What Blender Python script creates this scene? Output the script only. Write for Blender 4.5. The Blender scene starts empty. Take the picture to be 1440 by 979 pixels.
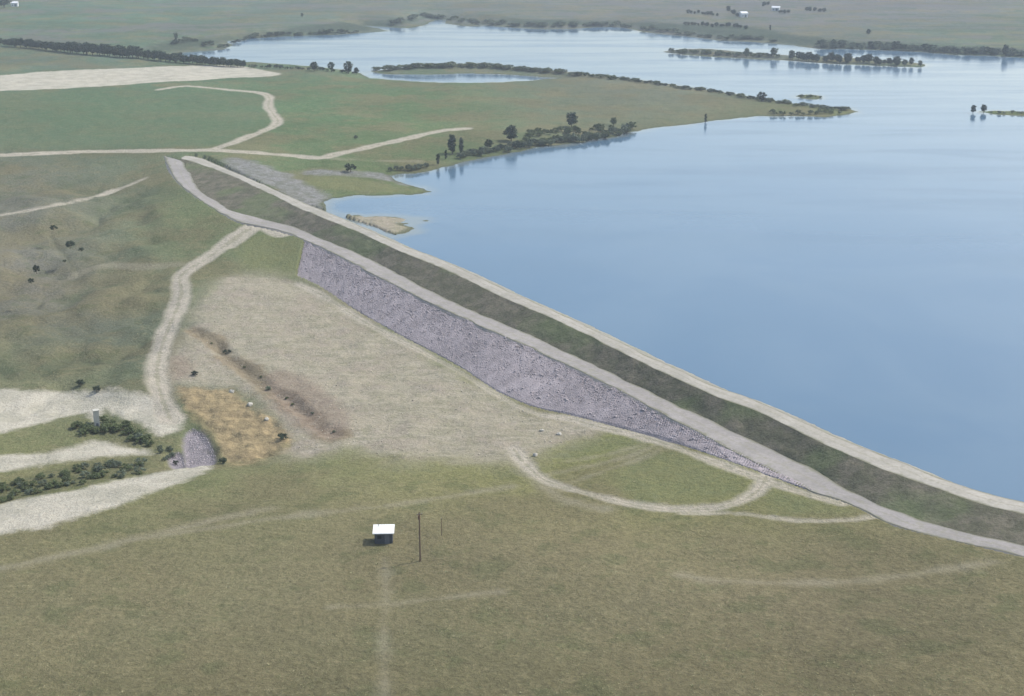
import bpy, bmesh, math, random
import numpy as np
from mathutils import Vector
from mathutils.geometry import tessellate_polygon

random.seed(7)
rng = np.random.default_rng(11)
SC = bpy.context.scene
COL = SC.collection

# ------------------------------------------------------------------ camera geometry
W0, H0 = 1440.0, 979.0
F, CX, CY, YH = 2000.0, 720.0, 489.5, -140.0
CAMZ = 120.0
PITCH = math.atan((CY - YH) / F)
cP, sP = math.cos(PITCH), math.sin(PITCH)

def ray(px, py):
    a = (np.asarray(px, float) - CX) / F
    b = -(np.asarray(py, float) - CY) / F
    return a, cP + b * sP, -sP + b * cP

def un(px, py, z):
    """where the sight line through a picture point meets the level z"""
    dx, dy, dz = ray(px, py)
    t = (np.asarray(z, float) - CAMZ) / dz
    return dx * t, dy * t

def plan(x, y):
    """smooth chart of the ground plane used only to interpolate heights and vegetation tones"""
    h = -CAMZ
    depth = y * cP - h * sP
    up = y * sP + h * cP
    return CX + F * x / depth, CY - F * up / depth

# ------------------------------------------------------------------ noise
def _hash(ix, iy, seed):
    n = (ix.astype(np.int64) * 374761393 + iy.astype(np.int64) * 668265263 + seed * 982451653) & 0x7fffffff
    n = ((n ^ (n >> 13)) * 1274126177) & 0x7fffffff
    return ((n ^ (n >> 16)) & 0xffff) / 65535.0

def vnoise(x, y, seed=0):
    ix, iy = np.floor(x), np.floor(y)
    fx, fy = x - ix, y - iy
    fx, fy = fx * fx * (3 - 2 * fx), fy * fy * (3 - 2 * fy)
    a, b = _hash(ix, iy, seed), _hash(ix + 1, iy, seed)
    c, d = _hash(ix, iy + 1, seed), _hash(ix + 1, iy + 1, seed)
    return (a * (1 - fx) + b * fx) * (1 - fy) + (c * (1 - fx) + d * fx) * fy - 0.5

def fbm(x, y, scale, octs=4, seed=0):
    s, amp = 0, 1.0
    for k in range(octs):
        s = s + amp * vnoise(x / scale * 2 ** k + 17.3 * k, y / scale * 2 ** k - 9.1 * k, seed + k)
        amp *= 0.5
    return s

def sstep(a, b, x):
    t = np.clip((x - a) / (b - a), 0, 1)
    return t * t * (3 - 2 * t)

# ------------------------------------------------------------------ the lie of the land
CTRL = [
 # near hillside
 (0,979,4),(360,979,5),(720,979,6),(1080,979,7),(1440,979,8),
 (0,860,1),(360,860,1.5),(720,860,2.5),(1080,860,4),(1440,860,5),
 (200,760,-2),(540,770,-1),(800,770,.5),(1100,780,2),(1440,795,3.2),
 (100,730,-3.6),(290,668,-5),(430,648,-5.3),(560,660,-4.5),(700,655,-4),(760,620,-4.6),(840,640,-3),
 (960,690,-.6),(1060,700,.2),(1190,715,1),(1300,752,1.9),
 # excavation and outlet
 (300,625,-9.2),(345,600,-8.3),(385,632,-7.6),(278,642,-9.6),(265,565,-8.6),(330,652,-8.2),
 # bare flat below the dam
 (420,580,-6.6),(500,560,-6),(600,560,-5.9),(680,600,-5.4),(350,430,-5.6),(400,420,-5.6),(450,470,-5.9),
 (560,510,-5.9),(310,490,-6.8),(275,440,-6.2),
 # valley on the left
 (228,540,-7.6),(150,600,-9.6),(60,600,-8.6),(0,560,-8),(0,690,-7.4),(150,655,-8.4),(230,640,-9.5),
 (120,695,-5.2),(0,735,-4.6),(100,370,-7),(60,420,-8.6),(130,450,-8.6),(110,530,-8),(0,450,-7),(0,350,-5),
 (150,310,-3),(200,400,-6.4),(0,300,-3),(205,250,.4),(100,240,1.2),(0,221,3.4),
 (330,370,-3.7),(290,365,-4),(255,400,-5.5),(380,355,-2.5),
 # bench foot on the abutment
 (232,219,4.1),(246,251,3.1),(273,275,2.3),(310,298,1.4),(334,311,.8),(389,325,.3),(425,343,.2),
 # toe of the dam
 (418,395,-5.6),(504,445,-5.7),(643,520,-5.7),(750,579,-5.5),(853,602,-3.6),(978,642,-.9),(1061,670,.3),(1140,694,.6),
 # right abutment
 (1240,735,1.3),(1440,780,2.5),(1600,824,3.4),(1800,872,4.3),(2000,920,5.2),
 # beach at the far end of the dam
 (345,233,3.2),(400,255,1.6),(440,268,.6),(430,245,.9),(350,223,3.8),(430,232,1.6),
 # country beyond
 (0,150,5),(200,150,5),(390,160,4.2),(300,211,4.2),(200,212,4),(450,218,3),(600,190,3),(0,115,6),(250,100,5),(400,105,4),
 (0,62,6),(250,86,3.5),(600,150,3.5),(800,140,3),(1000,145,2),(100,20,10),(400,20,8),(800,10,7),(1100,20,7),
 (1400,30,8),(1400,0,11),
 # outside the picture
 (-420,60,8),(-420,200,5),(-420,400,-4),(-420,700,-3),(-420,979,4),(1900,979,9),(1900,820,6),(1900,20,8),
 (720,-60,14),(0,-60,16),(1440,-60,16),(-420,-60,16),(1900,-60,16),(720,1250,9),(0,1250,8),(1440,1250,10),(1900,1250,10),(-420,1250,8),
]
_c = np.array(CTRL, float)
_cx, _cy = un(_c[:, 0], _c[:, 1], _c[:, 2])

def _uv(x, y):
    u, v = plan(x, y)
    return np.clip(u, -430, 1920) / 100.0, np.clip(v, -70, 1280) * 2.2 / 100.0

def _phi(d2):
    return np.where(d2 > 1e-9, 0.5 * d2 * np.log(d2 + 1e-12), 0)

class Chart:
    """thin-plate interpolation through control points"""
    def __init__(s, x, y, val, reg=0.02):
        s.u, s.v = _uv(x, y)
        n = len(s.u)
        K = _phi((s.u[:, None] - s.u) ** 2 + (s.v[:, None] - s.v) ** 2) + reg * np.eye(n)
        P = np.stack([np.ones(n), s.u, s.v], 1)
        A = np.block([[K, P], [P.T, np.zeros((3, 3))]])
        val = np.asarray(val, float).reshape(n, -1)
        s.w = np.linalg.solve(A, np.vstack([val, np.zeros((3, val.shape[1]))]))
        s.n = n
    def __call__(s, x, y):
        x, y = np.atleast_1d(x), np.atleast_1d(y)
        out = np.empty((x.size, s.w.shape[1]))
        for i in range(0, x.size, 60000):
            u, v = _uv(x[i:i + 60000], y[i:i + 60000])
            K = _phi((u[:, None] - s.u) ** 2 + (v[:, None] - s.v) ** 2)
            out[i:i + 60000] = K @ s.w[:s.n] + s.w[s.n] + u[:, None] * s.w[s.n + 1] + v[:, None] * s.w[s.n + 2]
        return out

relief = Chart(_cx, _cy, _c[:, 2])

# ------------------------------------------------------------------ distance helpers
def seg_dist(x, y, pts, closed=False):
    best = np.full(x.shape, 1e9)
    n = len(pts)
    for i in range(n if closed else n - 1):
        ax, ay = pts[i]; bx, by = pts[(i + 1) % n]
        ex, ey = bx - ax, by - ay
        L = ex * ex + ey * ey + 1e-9
        t = np.clip(((x - ax) * ex + (y - ay) * ey) / L, 0, 1)
        best = np.minimum(best, (x - ax - t * ex) ** 2 + (y - ay - t * ey) ** 2)
    return np.sqrt(best)

def inside(x, y, pts):
    r = np.zeros(x.shape, bool)
    n = len(pts)
    for i in range(n):
        ax, ay = pts[i]; bx, by = pts[(i + 1) % n]
        if ay == by: continue
        c = ((ay > y) != (by > y)) & (x < (bx - ax) * (y - ay) / (by - ay) + ax)
        r ^= c
    return r

def near(x, y, pts, pad):
    p = np.array(pts)
    return (x > p[:, 0].min() - pad) & (x < p[:, 0].max() + pad) & (y > p[:, 1].min() - pad) & (y < p[:, 1].max() + pad)

def poly_sd(x, y, pts, pad=25):
    """signed distance to an outline, positive inside, -pad where far away"""
    out = np.full(x.shape, -float(pad))
    m = near(x, y, pts, pad)
    if m.any():
        d = seg_dist(x[m], y[m], pts, True)
        out[m] = np.maximum(np.where(inside(x[m], y[m], pts), d, -d), -pad)
    return out

def line_sd(x, y, pts, half, pad=15):
    out = np.full(x.shape, -float(pad))
    m = near(x, y, pts, pad + half)
    if m.any():
        out[m] = np.maximum(half - seg_dist(x[m], y[m], pts), -pad)
    return out

def smooth(pts, k=4, closed=False):
    """Catmull-Rom through picture points"""
    P = [np.array(p, float) for p in pts]
    n = len(P); out = []
    for i in range(n if closed else n - 1):
        p1, p2 = P[i], P[(i + 1) % n]
        p0 = P[(i - 1) % n] if (closed or i > 0) else p1
        p3 = P[(i + 2) % n] if (closed or i + 2 < n) else p2
        for j in range(k):
            t = j / k
            out.append(0.5 * (2 * p1 + (p2 - p0) * t + (2 * p0 - 5 * p1 + 4 * p2 - p3) * t * t + (3 * p1 - p0 - 3 * p2 + p3) * t ** 3))
    if not closed: out.append(P[-1])
    return np.array(out)

def jag(pts, amp, seed, closed=True):
    """roughen a world outline so no edge stays ruler straight"""
    p = np.array(pts); out = []
    n = len(p)
    for i in range(n if closed else n - 1):
        a, b = p[i], p[(i + 1) % n]
        L = np.hypot(*(b - a)); m = max(1, min(14, int(L / (amp * 1.6))))
        for j in range(m):
            q = a + (b - a) * j / m
            g = amp * 2.2
            out.append((q[0] + amp * 2 * fbm(np.array([q[0]]), np.array([q[1]]), g * 3, 3, seed)[0],
                        q[1] + amp * 3 * fbm(np.array([q[0]]), np.array([q[1]]), g * 3, 3, seed + 9)[0]))
    return out

# ------------------------------------------------------------------ shorelines (water level is z = 0)
SHORE = [(462,303),(455,291),(457,283),(466,279),(490,276),(520,275),(560,274),(592,273),(606,269),(596,265),(575,260),(556,254),(546,248),
 (566,245),(592,244),(606,240),(618,236),(640,233),(652,228),(680,222),(700,219),(722,214),(742,210),(770,206),(800,202),(820,200),(845,195),
 (866,193),(880,187),(905,182),(930,179),(960,176),(995,171),(1030,167),(1060,164),(1100,163),(1130,164),(1160,165),(1185,162),(1205,157),
 (1188,151),(1160,150),(1130,147),(1100,144),(1065,138),(1030,132),(990,126),(950,120),(910,114),(870,110),(830,105),(795,101),(760,98),(735,96),(700,93),(680,91),
 (640,90),(610,92),(575,95),(540,98),(522,101),(540,104),(600,105),(650,103),(700,104),(750,107),(785,110),(740,114),(700,116),(650,117),(600,116),(555,113),(520,110),
 (506,103),(480,98),(440,94),(400,91),(355,89),(310,86),(270,83),(235,79),(252,74),(280,72),(312,70),(326,64),(318,58),(345,54),(400,51),(430,50),(470,49),(510,46),(548,44),
 (530,40),(510,36),(545,38),(575,40),(595,36),(612,28),(630,27),(625,33),(655,37),(680,37),(662,33),(690,36),(720,39),(760,41),(800,41),(840,38),(875,38),(905,45),(940,49),(975,52),(1010,57),(1060,59),(1110,63),
 (1150,69),(1200,69),(1250,71),(1300,73),(1340,77),(1400,79),(1440,81),(1520,84),(1700,92),(1900,100),(2600,140)]
DAMSIDE = [(2300,925),(1900,827),(1600,754),(1440,714),(1343,683),(1244,650),(1163,618),(1060,569),(1000,547),(905,505),(817,460),(760,434),(643,381),(560,346),(504,322),(475,309)]
ISLES = [
 [(931,73),(960,69),(1000,69),(1050,74),(1080,76),(1110,78),(1160,80),(1220,83),(1270,86),(1302,91),(1296,95),(1240,93),(1200,91),(1160,89),(1120,86),(1060,83),(1000,80),(960,77)],
 [(1378,157),(1400,156),(1440,157),(1520,158),(1620,160),(1620,166),(1520,165),(1440,163),(1400,161)],
 [(1118,135),(1140,133),(1158,136),(1150,140),(1128,139)],
 [(480,306),(500,303),(530,303),(565,306),(604,310),(585,314),(562,315),(580,322),(560,330),(542,338),(520,330),(500,322)],
]
shore_w = jag(list(zip(*un(*np.array(SHORE).T, 0))), 1.1, 5, False)
dam_w = list(zip(*un(*np.array(DAMSIDE).T, 4.2)))
lake_w = shore_w + dam_w
isle_w = [jag(list(zip(*un(*np.array(i).T, 0))), 0.9, 30 + k) for k, i in enumerate(ISLES)]

# ------------------------------------------------------------------ the sheet's nodes: a fan that is fine where the ground is near
th = np.radians(np.r_[np.linspace(-56, -24.2, 80), np.linspace(-24, 24, 860), np.linspace(24.2, 56, 80)])
rr = [50.0]
while rr[-1] < 3600:
    r = rr[-1]
    rr.append(r + (max(.5, r * r * 8e-6) if r < 707 else 4.0 if r < 2000 else 40.0) * (1.6 if r < 150 else 1))
rr = np.array(rr)
nr, nc = len(rr), len(th)
R, T = np.meshgrid(rr, th, indexing='ij')
GX2, GY2 = R * np.sin(T), R * np.cos(T)
GX, GY = GX2.ravel(), GY2.ravel()

def window(pts, pad):
    """rows and columns of the sheet that can lie within pad of these points"""
    p = np.array(pts); rad = np.hypot(p[:, 0], p[:, 1]); ang = np.arctan2(p[:, 0], p[:, 1])
    dmin = rad.min()
    if len(p) > 1:  # a long edge may pass nearer than its ends
        dmin = min(dmin, float(seg_dist(np.zeros(1), np.zeros(1), pts, False)[0]))
    dmin = max(dmin - pad, 1); da = pad / max(dmin, pad) * 1.3
    i0, i1 = np.searchsorted(rr, dmin), np.searchsorted(rr, rad.max() + pad)
    j0, j1 = np.searchsorted(th, ang.min() - da), np.searchsorted(th, ang.max() + da)
    return slice(i0, i1), slice(j0, j1)

def grid_inside(pts):
    """even-odd test for the whole sheet, counted outwards along each line of sight"""
    cnt = np.zeros((nr + 1, nc), np.int32)
    n = len(pts)
    ang = [math.atan2(p[0], p[1]) for p in pts]
    for k in range(n):
        a, b = pts[k], pts[(k + 1) % n]; ta, tb = ang[k], ang[(k + 1) % n]
        if ta == tb: continue
        j0, j1 = np.searchsorted(th, min(ta, tb)), np.searchsorted(th, max(ta, tb))
        if j1 <= j0: continue
        sx, sy = np.sin(th[j0:j1]), np.cos(th[j0:j1])
        ex, ey = b[0] - a[0], b[1] - a[1]
        den = sx * ey - sy * ex
        rc = (a[0] * ey - a[1] * ex) / np.where(np.abs(den) < 1e-12, 1e-12, den)
        np.add.at(cnt, (np.clip(np.searchsorted(rr, rc), 0, nr), np.arange(j0, j1)), 1)
    return (np.cumsum(cnt, 0)[:nr] % 2).astype(bool)

def grid_dist(segs, pad):
    """distance to a set of edges, capped at pad"""
    d = np.full((nr, nc), float(pad))
    for a, b in segs:
        I, J = window([a, b], pad)
        if I.stop > I.start and J.stop > J.start:
            d[I, J] = np.minimum(d[I, J], seg_dist(GX2[I, J], GY2[I, J], [a, b]))
    return d
edges = lambda p, closed: [(p[i], p[(i + 1) % len(p)]) for i in range(len(p) if closed else len(p) - 1)]

def gpoly(pts, pad=25):
    out = np.full((nr, nc), -float(pad))
    d = grid_dist(edges(pts, True), pad)
    return np.where(grid_inside(pts), d, -d).ravel()

def gline(pts, half, pad=15):
    return (half - grid_dist(edges(pts, False), pad + half)).ravel()

CAP = 60.0
_wet = grid_inside(lake_w)
_segs = edges(shore_w, False)
for q in isle_w:
    _wet &= ~grid_inside(q); _segs = _segs + edges(q, True)
_d = grid_dist(_segs, CAP)
info = np.where(_wet, -_d, _d).ravel()

def spread(chart):
    """evaluate a smooth chart on a sparse subset of nodes and interpolate to the rest"""
    ri = np.unique(np.r_[np.arange(0, nr, 6), nr - 1]); ci = np.unique(np.r_[np.arange(0, nc, 6), nc - 1])
    sub = chart(GX2[np.ix_(ri, ci)].ravel(), GY2[np.ix_(ri, ci)].ravel())
    out = np.empty((nr * nc, sub.shape[1]))
    fr = np.interp(np.arange(nr), ri, np.arange(len(ri))); fc = np.interp(np.arange(nc), ci, np.arange(len(ci)))
    a, b_ = np.minimum(fr.astype(int), len(ri) - 2), np.minimum(fc.astype(int), len(ci) - 2)
    tr, tc = (fr - a)[:, None], (fc - b_)[None]
    for k in range(sub.shape[1]):
        S = sub[:, k].reshape(len(ri), len(ci))
        top = S[a][:, b_] * (1 - tc) + S[a][:, b_ + 1] * tc
        bot = S[a + 1][:, b_] * (1 - tc) + S[a + 1][:, b_ + 1] * tc
        out[:, k] = (top * (1 - tr) + bot * tr).ravel()
    return out

# ------------------------------------------------------------------ the dam: five long lines, swept from abutment to abutment
LINES = {
 'U': [(262,219,4.2),(281,222,4.2),(322,239,4.2),(383,265,4.2),(424,284,4.2),(475,305,4.2),(504,317,4.2),(560,342,4.2),(643,375,4.2),(700,403,4.2),(760,429,4.2),(817,455,4.2),(905,498,4.2),(1000,541,4.2),(1060,562,4.2),(1163,609,4.2),(1244,641,4.2),(1327,674,4.2),(1380,691,4.2),(1440,706,4.2),(1600,744,4.3),(1800,791.5,4.6),(2000,839,5.2),(2300,910,6)],
 'D': [(254,223,4.2),(281,231,4.2),(322,246,4.2),(383,274,4.2),(424,294,4.2),(475,315,4.2),(504,327,4.2),(560,352,4.2),(643,387,4.2),(700,415,4.2),(760,441,4.2),(817,467,4.2),(905,511,4.2),(1000,555,4.2),(1060,577,4.2),(1163,626,4.2),(1244,660,4.2),(1327,690,4.2),(1380,708,4.2),(1440,724,4.2),(1600,764,4.3),(1800,814,4.6),(2000,864,5.2),(2300,939,6)],
 'B1': [(256,226,4.0),(269,249,3.2),(281,267,2.5),(302,282,1.8),(330,298,1.0),(355,304,.75),(383,311,.6),(416,320,.6),(445,333,.6),(480,347,.6),(504,357,.6),(560,386,.6),(643,427,.6),(730,465,.6),(817,505,.6),(905,547,.6),(1000,592,.6),(1060,621,.6),(1140,657,.7),(1182,682,.9),(1223,706,1.3),(1265,721,1.6),(1317,739,2.0),(1440,768,2.7),(1600,806,3.4),(1800,855,4.3),(2000,902,5.1),(2300,975,6)],
 'B2': [(231,219,4.1),(246,251,3.2),(273,275,2.4),(310,298,1.5),(334,311,.95),(362,317,.7),(389,323,.6),(416,332,.6),(445,344,.6),(480,361,.6),(504,374,.6),(560,403,.6),(643,443,.6),(730,482,.6),(817,522,.6),(905,567,.6),(1000,617,.6),(1060,648,.6),(1140,688,.7),(1182,703,.9),(1223,721,1.2),(1255,738,1.5),(1307,752,1.9),(1440,783,2.6),(1600,822,3.4),(1800,870,4.3),(2000,918,5.1),(2300,991,6)],
 'R2': [(428,337,.6),(445,344,.6),(480,361,.6),(504,374,.6),(560,403,.6),(643,443,.6),(730,482,.6),(817,522,.6),(905,567,.6),(1000,617,.6),(1060,648,.6),(1142,688,.7)],
 'T': [(417,389,-5.6),(450,403,-5.6),(504,437,-5.6),(560,468,-5.6),(643,512,-5.6),(700,548,-5.6),(752,571,-5.5),(799,580,-4.5),(853,594,-3.5),(922,611,-2.0),(978,630,-.9),(1061,660,.3),(1140,689,.65)],
}

def line3(name, n):
    p = np.array(LINES[name], float)
    q = smooth(p, 6)
    x, y = un(q[:, 0], q[:, 1], q[:, 2])
    P = np.stack([x, y, q[:, 2]], 1)
    s = np.r_[0, np.cumsum(np.linalg.norm(np.diff(P, axis=0), axis=1))]
    t = np.linspace(0, s[-1], n)
    return np.stack([np.interp(t, s, P[:, k]) for k in range(3)], 1)

NST = 560
LU, LD, LB1, LB2 = (line3(k, NST) for k in ('U', 'D', 'B1', 'B2'))
NR = 330
LR2, LT = line3('R2', NR), line3('T', NR)
axis = LU[380] - LU[60]; axis[2] = 0; axis /= np.linalg.norm(axis)
upv = np.array([-axis[1], axis[0], 0])
if upv[0] < 0: upv = -upv                      # towards the lake
_u = plan(LU[:, 0], LU[:, 1])[0]
_k = sstep(380, 490, _u)[:, None]
LW = LU + upv * (4 + 8 * _k) + np.array([0, 0, 1.0]) * (-2.6 - 3.2 * _k)
LSB = LB2 - upv * 1.6 - np.array([0, 0, 1.3])   # foot of the bench, buried
LST = LT - upv * 1.6 - np.array([0, 0, 1.4])

def strips_coarse():
    out = []
    for A, B, st in ((LW, LU, 5), (LU, LD, 5), (LD, LB1, 5), (LB1, LB2, 5), (LR2, LT, 5)):
        n = len(A); idx = list(range(0, n - 1, st)) + [n - 1]
        for i, j in zip(idx[:-1], idx[1:]):
            out += [(A[i], A[j], B[j]), (A[i], B[j], B[i])]
    return out

def under_dam(x, y, z):
    allp = np.vstack([LW, LU, LD, LB1, LB2, LT])
    m = np.where((x > allp[:, 0].min()) & (x < allp[:, 0].max()) & (y > allp[:, 1].min()) & (y < allp[:, 1].max()))[0]
    xs, ys = x[m], y[m]
    best = np.full(m.size, -1e9)
    order = np.argsort(xs); xs, ys, m = xs[order], ys[order], m[order]
    for a, b, c in strips_coarse():
        lo, hi = min(a[0], b[0], c[0]), max(a[0], b[0], c[0])
        i0, i1 = np.searchsorted(xs, lo), np.searchsorted(xs, hi)
        if i1 <= i0: continue
        X, Y = xs[i0:i1], ys[i0:i1]
        det = (b[1] - c[1]) * (a[0] - c[0]) + (c[0] - b[0]) * (a[1] - c[1])
        if abs(det) < 1e-6: continue
        l1 = ((b[1] - c[1]) * (X - c[0]) + (c[0] - b[0]) * (Y - c[1])) / det
        l2 = ((c[1] - a[1]) * (X - c[0]) + (a[0] - c[0]) * (Y - c[1])) / det
        l3 = 1 - l1 - l2
        ok = (l1 >= -.01) & (l2 >= -.01) & (l3 >= -.01)
        zz = l1 * a[2] + l2 * b[2] + l3 * c[2]
        best[i0:i1] = np.where(ok, np.maximum(best[i0:i1], zz), best[i0:i1])
    hit = best > -1e8
    z = z.copy()
    z[m[hit]] = np.minimum(z[m[hit]], best[hit] - 0.9)
    return z

def base_height():
    z = spread(relief)[:, 0]
    w = sstep(0, 38, info)
    land = (0.08 + 0.05 * np.clip(info, 0, 40)) * (1 - w) + np.maximum(z, 1.0) * w
    downstream = ((GX - dam_w[2][0]) * upv[0] + (GY - dam_w[2][1]) * upv[1]) < -1
    zz = np.where((info > 0) & (info < 38) & ~downstream, land, z)
    zz = np.where(info <= 0, -np.minimum(-info * 0.09 + 0.02, 3.0), zz)
    return np.where(~downstream & (info > 0), np.maximum(zz, 0.06), zz)
GZ = base_height()

def zgrid(x, y):
    x, y = np.atleast_1d(x), np.atleast_1d(y)
    r, t = np.hypot(x, y), np.arctan2(x, y)
    i = np.clip(np.searchsorted(rr, r), 1, nr - 1); j = np.clip(np.searchsorted(th, t), 1, nc - 1)
    fr = np.clip((r - rr[i - 1]) / (rr[i] - rr[i - 1]), 0, 1); ft = np.clip((t - th[j - 1]) / (th[j] - th[j - 1]), 0, 1)
    Z = GZ.reshape(nr, nc)
    return (Z[i-1, j-1] * (1-ft) + Z[i-1, j] * ft) * (1-fr) + (Z[i, j-1] * (1-ft) + Z[i, j] * ft) * fr

def zat(x, y): return float(zgrid(x, y)[0])

def ground_at(px, py):
    """point of the ground seen through a picture point"""
    px, py = np.atleast_1d(np.asarray(px, float)), np.atleast_1d(np.asarray(py, float))
    dx, dy, dz = ray(px, py)
    dy = dy + 0 * px
    lo = (18 - CAMZ) / dz; hi = (-13 - CAMZ) / dz
    n = 80
    ts = lo[:, None] + (hi - lo)[:, None] * np.linspace(0, 1, n)
    X, Y, Z = dx[:, None] * ts, dy[:, None] * ts, CAMZ + dz[:, None] * ts
    g = zgrid(X.ravel(), Y.ravel()).reshape(X.shape)
    k = np.clip(np.argmax(Z <= g, 1), 1, n - 1)
    r = np.arange(len(px))
    d0 = Z[r, k - 1] - g[r, k - 1]; d1 = Z[r, k] - g[r, k]
    f = np.clip(d0 / (d0 - d1 + 1e-9), 0, 1)
    t = ts[r, k - 1] + (ts[r, k] - ts[r, k - 1]) * f
    return np.stack([dx * t, dy * t, CAMZ + dz * t], 1)

def wpoly(pts, closed=True, k=3):
    q = smooth(pts, k, closed)
    g = ground_at(q[:, 0], q[:, 1])
    return [tuple(p) for p in g[:, :2]]

# ------------------------------------------------------------------ roads, tracks and patches of ground
ROADS = [
 ([(318,345),(345,325),(368,315),(400,328)], 9.0),  # picture centre line, width in metres
 ([(-260,226),(-60,220),(0,218),(100,214),(200,212),(300,211)], 7.2),
 ([(296,211),(330,200),(360,188),(384,178),(391,170),(384,160),(377,149),(379,138),(368,131),(330,127),(290,123),(258,121),(224,126)], 6.0),
 ([(300,211),(350,214),(400,218),(450,222),(475,216),(505,210),(530,204),(580,193),(620,184),(656,181)], 7.0),
 ([(392,319),(376,315),(350,322),(330,333),(312,348),(290,364),(265,378),(253,392),(255,412),(246,440),(233,470),(224,500),(221,530),(228,560),(240,590)], 6.0),
 ([(-160,330),(0,303),(60,292),(120,280),(170,265),(205,250)], 3.6),
 ([(418,399),(450,413),(504,447),(560,478),(643,521),(700,556),(750,580),(799,588),(853,602),(922,619),(978,639),(1033,659),(1061,669),(1100,683),(1140,696),(1185,708)], 3.0),
 ([(1078,668),(1070,685),(1050,700),(1020,711),(980,716),(920,714),(860,702),(805,688),(765,674),(742,655),(722,632)], 3.6),
 ([(960,722),(1030,722),(1080,727),(1130,732),(1190,731),(1240,725)], 2.2),
]
FAINT = [
 ([(-120,818),(0,799),(100,778),(200,756),(300,732),(380,715)], 2.6),
 ([(200,757),(300,742),(400,727),(520,714),(640,697),(720,684)], 2.2),
 ([(960,808),(1000,815),(1100,820),(1200,818),(1300,805),(1400,790)], 2.2),
 ([(470,853),(510,852),(560,849),(700,832)], 1.6),
 ([(541,785),(543,830),(540,880),(541,979),(541,1100)], .5),
 ([(455,222),(490,224),(530,226),(588,227)], 4.0),
 ([(800,648),(850,640),(890,630),(920,618)], 2.0),
 ([(640,650),(700,645),(730,655),(790,700),(850,716)], 3.4),
 ([(770,668),(830,655),(880,643),(925,625)], 2.2),
 ([(800,680),(850,662),(900,645),(935,628)], 1.4),
 ([(100,390),(150,372),(200,376),(250,372)], 5.0),
 ([(235,512),(238,540),(245,575)], 1.8),
]
PALE = [
 [(-300,112),(-80,108),(0,106),(60,101),(120,98),(180,96),(250,93),(310,92),(345,94),(372,99),(394,104),(370,108),(320,110),(280,113),(230,115),(180,119),(100,124),(0,128),(-80,131),(-300,138)],
 [(-160,545),(0,546),(60,549),(100,551),(150,550),(200,553),(224,560),(235,576),(256,598),(246,610),(222,614),(200,594),(175,588),(158,580),(146,572),(136,606),(128,592),(118,582),(80,590),(0,610),(-160,640)],
 [(-60,654),(0,643),(60,636),(100,627),(128,618),(150,620),(180,628),(210,633),(204,640),(150,643),(80,652),(0,664),(-60,670)],
 [(-200,770),(-60,736),(0,710),(60,697),(120,686),(180,672),(230,661),(275,653),(298,655),(290,664),(250,680),(200,698),(150,716),(100,730),(60,741),(0,750),(-60,764),(-200,800)],
]
BARE = [
 [(322,388),(370,386),(414,396),(450,412),(504,446),(560,478),(643,521),(700,556),(750,580),(800,590),(850,604),(780,628),(730,652),(640,648),(560,648),(500,634),(460,636),(420,642),(405,630),(404,608),(385,588),(350,566),(330,550),(255,545),(238,520),(246,485),(268,450),(290,420),(305,400)],
]
OCHRE = [[(250,545),(290,547),(326,550),(346,566),(366,580),(386,590),(408,612),(402,632),(374,645),(338,654),(314,647),(304,632),(297,614),(282,598),(268,585),(258,570)]]
RED = [[(232,512),(246,500),(262,504),(274,518),(262,530),(246,536),(235,532)], [(372,535),(400,520),(450,545),(490,585),(480,615),(450,616),(420,600),(395,580)]]
SLAB = [[(258,612),(270,602),(284,606),(296,620),(304,640),(300,652),(282,653),(262,656),(258,640)], [(236,640),(256,636),(262,654),(242,657)]]
SCRUB = [
 [(104,600),(125,596),(140,608),(150,590),(175,592),(196,600),(212,616),(215,628),(195,626),(165,618),(140,614),(120,612)],
 [(-80,690),(0,680),(60,664),(110,652),(150,648),(206,642),(212,652),(205,664),(160,674),(100,688),(50,700),(0,708),(-80,722)],
]
GULLY = [(268,462),(300,480),(326,505),(346,520),(380,548),(404,560),(432,582),(450,600),(470,612)]
SCRUB_SHADE_LINES = [
             ([(262,578),(276,592),(290,600),(300,614),(306,634),(316,646)], 1.6),  # shade of the steep bank edge between apron and ochre, painted as a dark line
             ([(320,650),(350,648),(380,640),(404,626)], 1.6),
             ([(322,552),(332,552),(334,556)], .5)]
CREEK = [([(70,330),(80,347),(90,358),(101,374),(112,386),(98,396),(72,412),(58,424),(52,434)], 1.6), ([(52,434),(80,437),(112,436),(114,452),(128,464),(136,474)], 1.4), ([(60,520),(90,512),(140,498),(170,486)], 1.2)]
FARSCRUB = [[(370,50),(420,46),(500,44),(560,38),(600,24),(640,25),(700,34),(780,37),(860,35),(930,42),(1000,50),(1080,57),(1150,66),(1250,69),(1340,75),(1440,79),(1560,84),(1560,76),(1440,70),(1330,64),(1200,58),(1120,50),(1060,38),(960,34),(860,30),(700,28),(560,28),(430,38)],
 [(220,78),(236,72),(300,64),(316,58),(345,52),(300,52),(240,58),(200,70)]]
GREEN = [
 [(780,642),(800,628),(840,616),(890,611),(922,622),(900,632),(860,636),(815,641)],
 [(855,668),(900,650),(945,636),(990,648),(1040,668),(1035,690),(990,704),(930,704),(880,695)],
 [(1075,690),(1090,682),(1140,700),(1200,722),(1130,722),(1080,716)],
 [(428,255),(446,248),(480,249),(520,255),(556,264),(560,270),(520,270),(470,266),(440,262)],
 [(340,345),(380,330),(424,345),(424,385),(400,388),(350,380)],
]
MUD = [
 [(315,224),(350,226),(400,243),(440,262),(466,279),(456,288),(460,300),(430,288),(380,262),(330,240),(430,240),(480,241),(545,247),(590,266),(556,256),(500,246),(440,247),(400,238)][:10],
 [(480,306),(500,303),(530,303),(565,306),(604,310),(585,314),(562,315),(580,322),(560,330),(542,338),(520,330),(500,322)],
]
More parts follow.
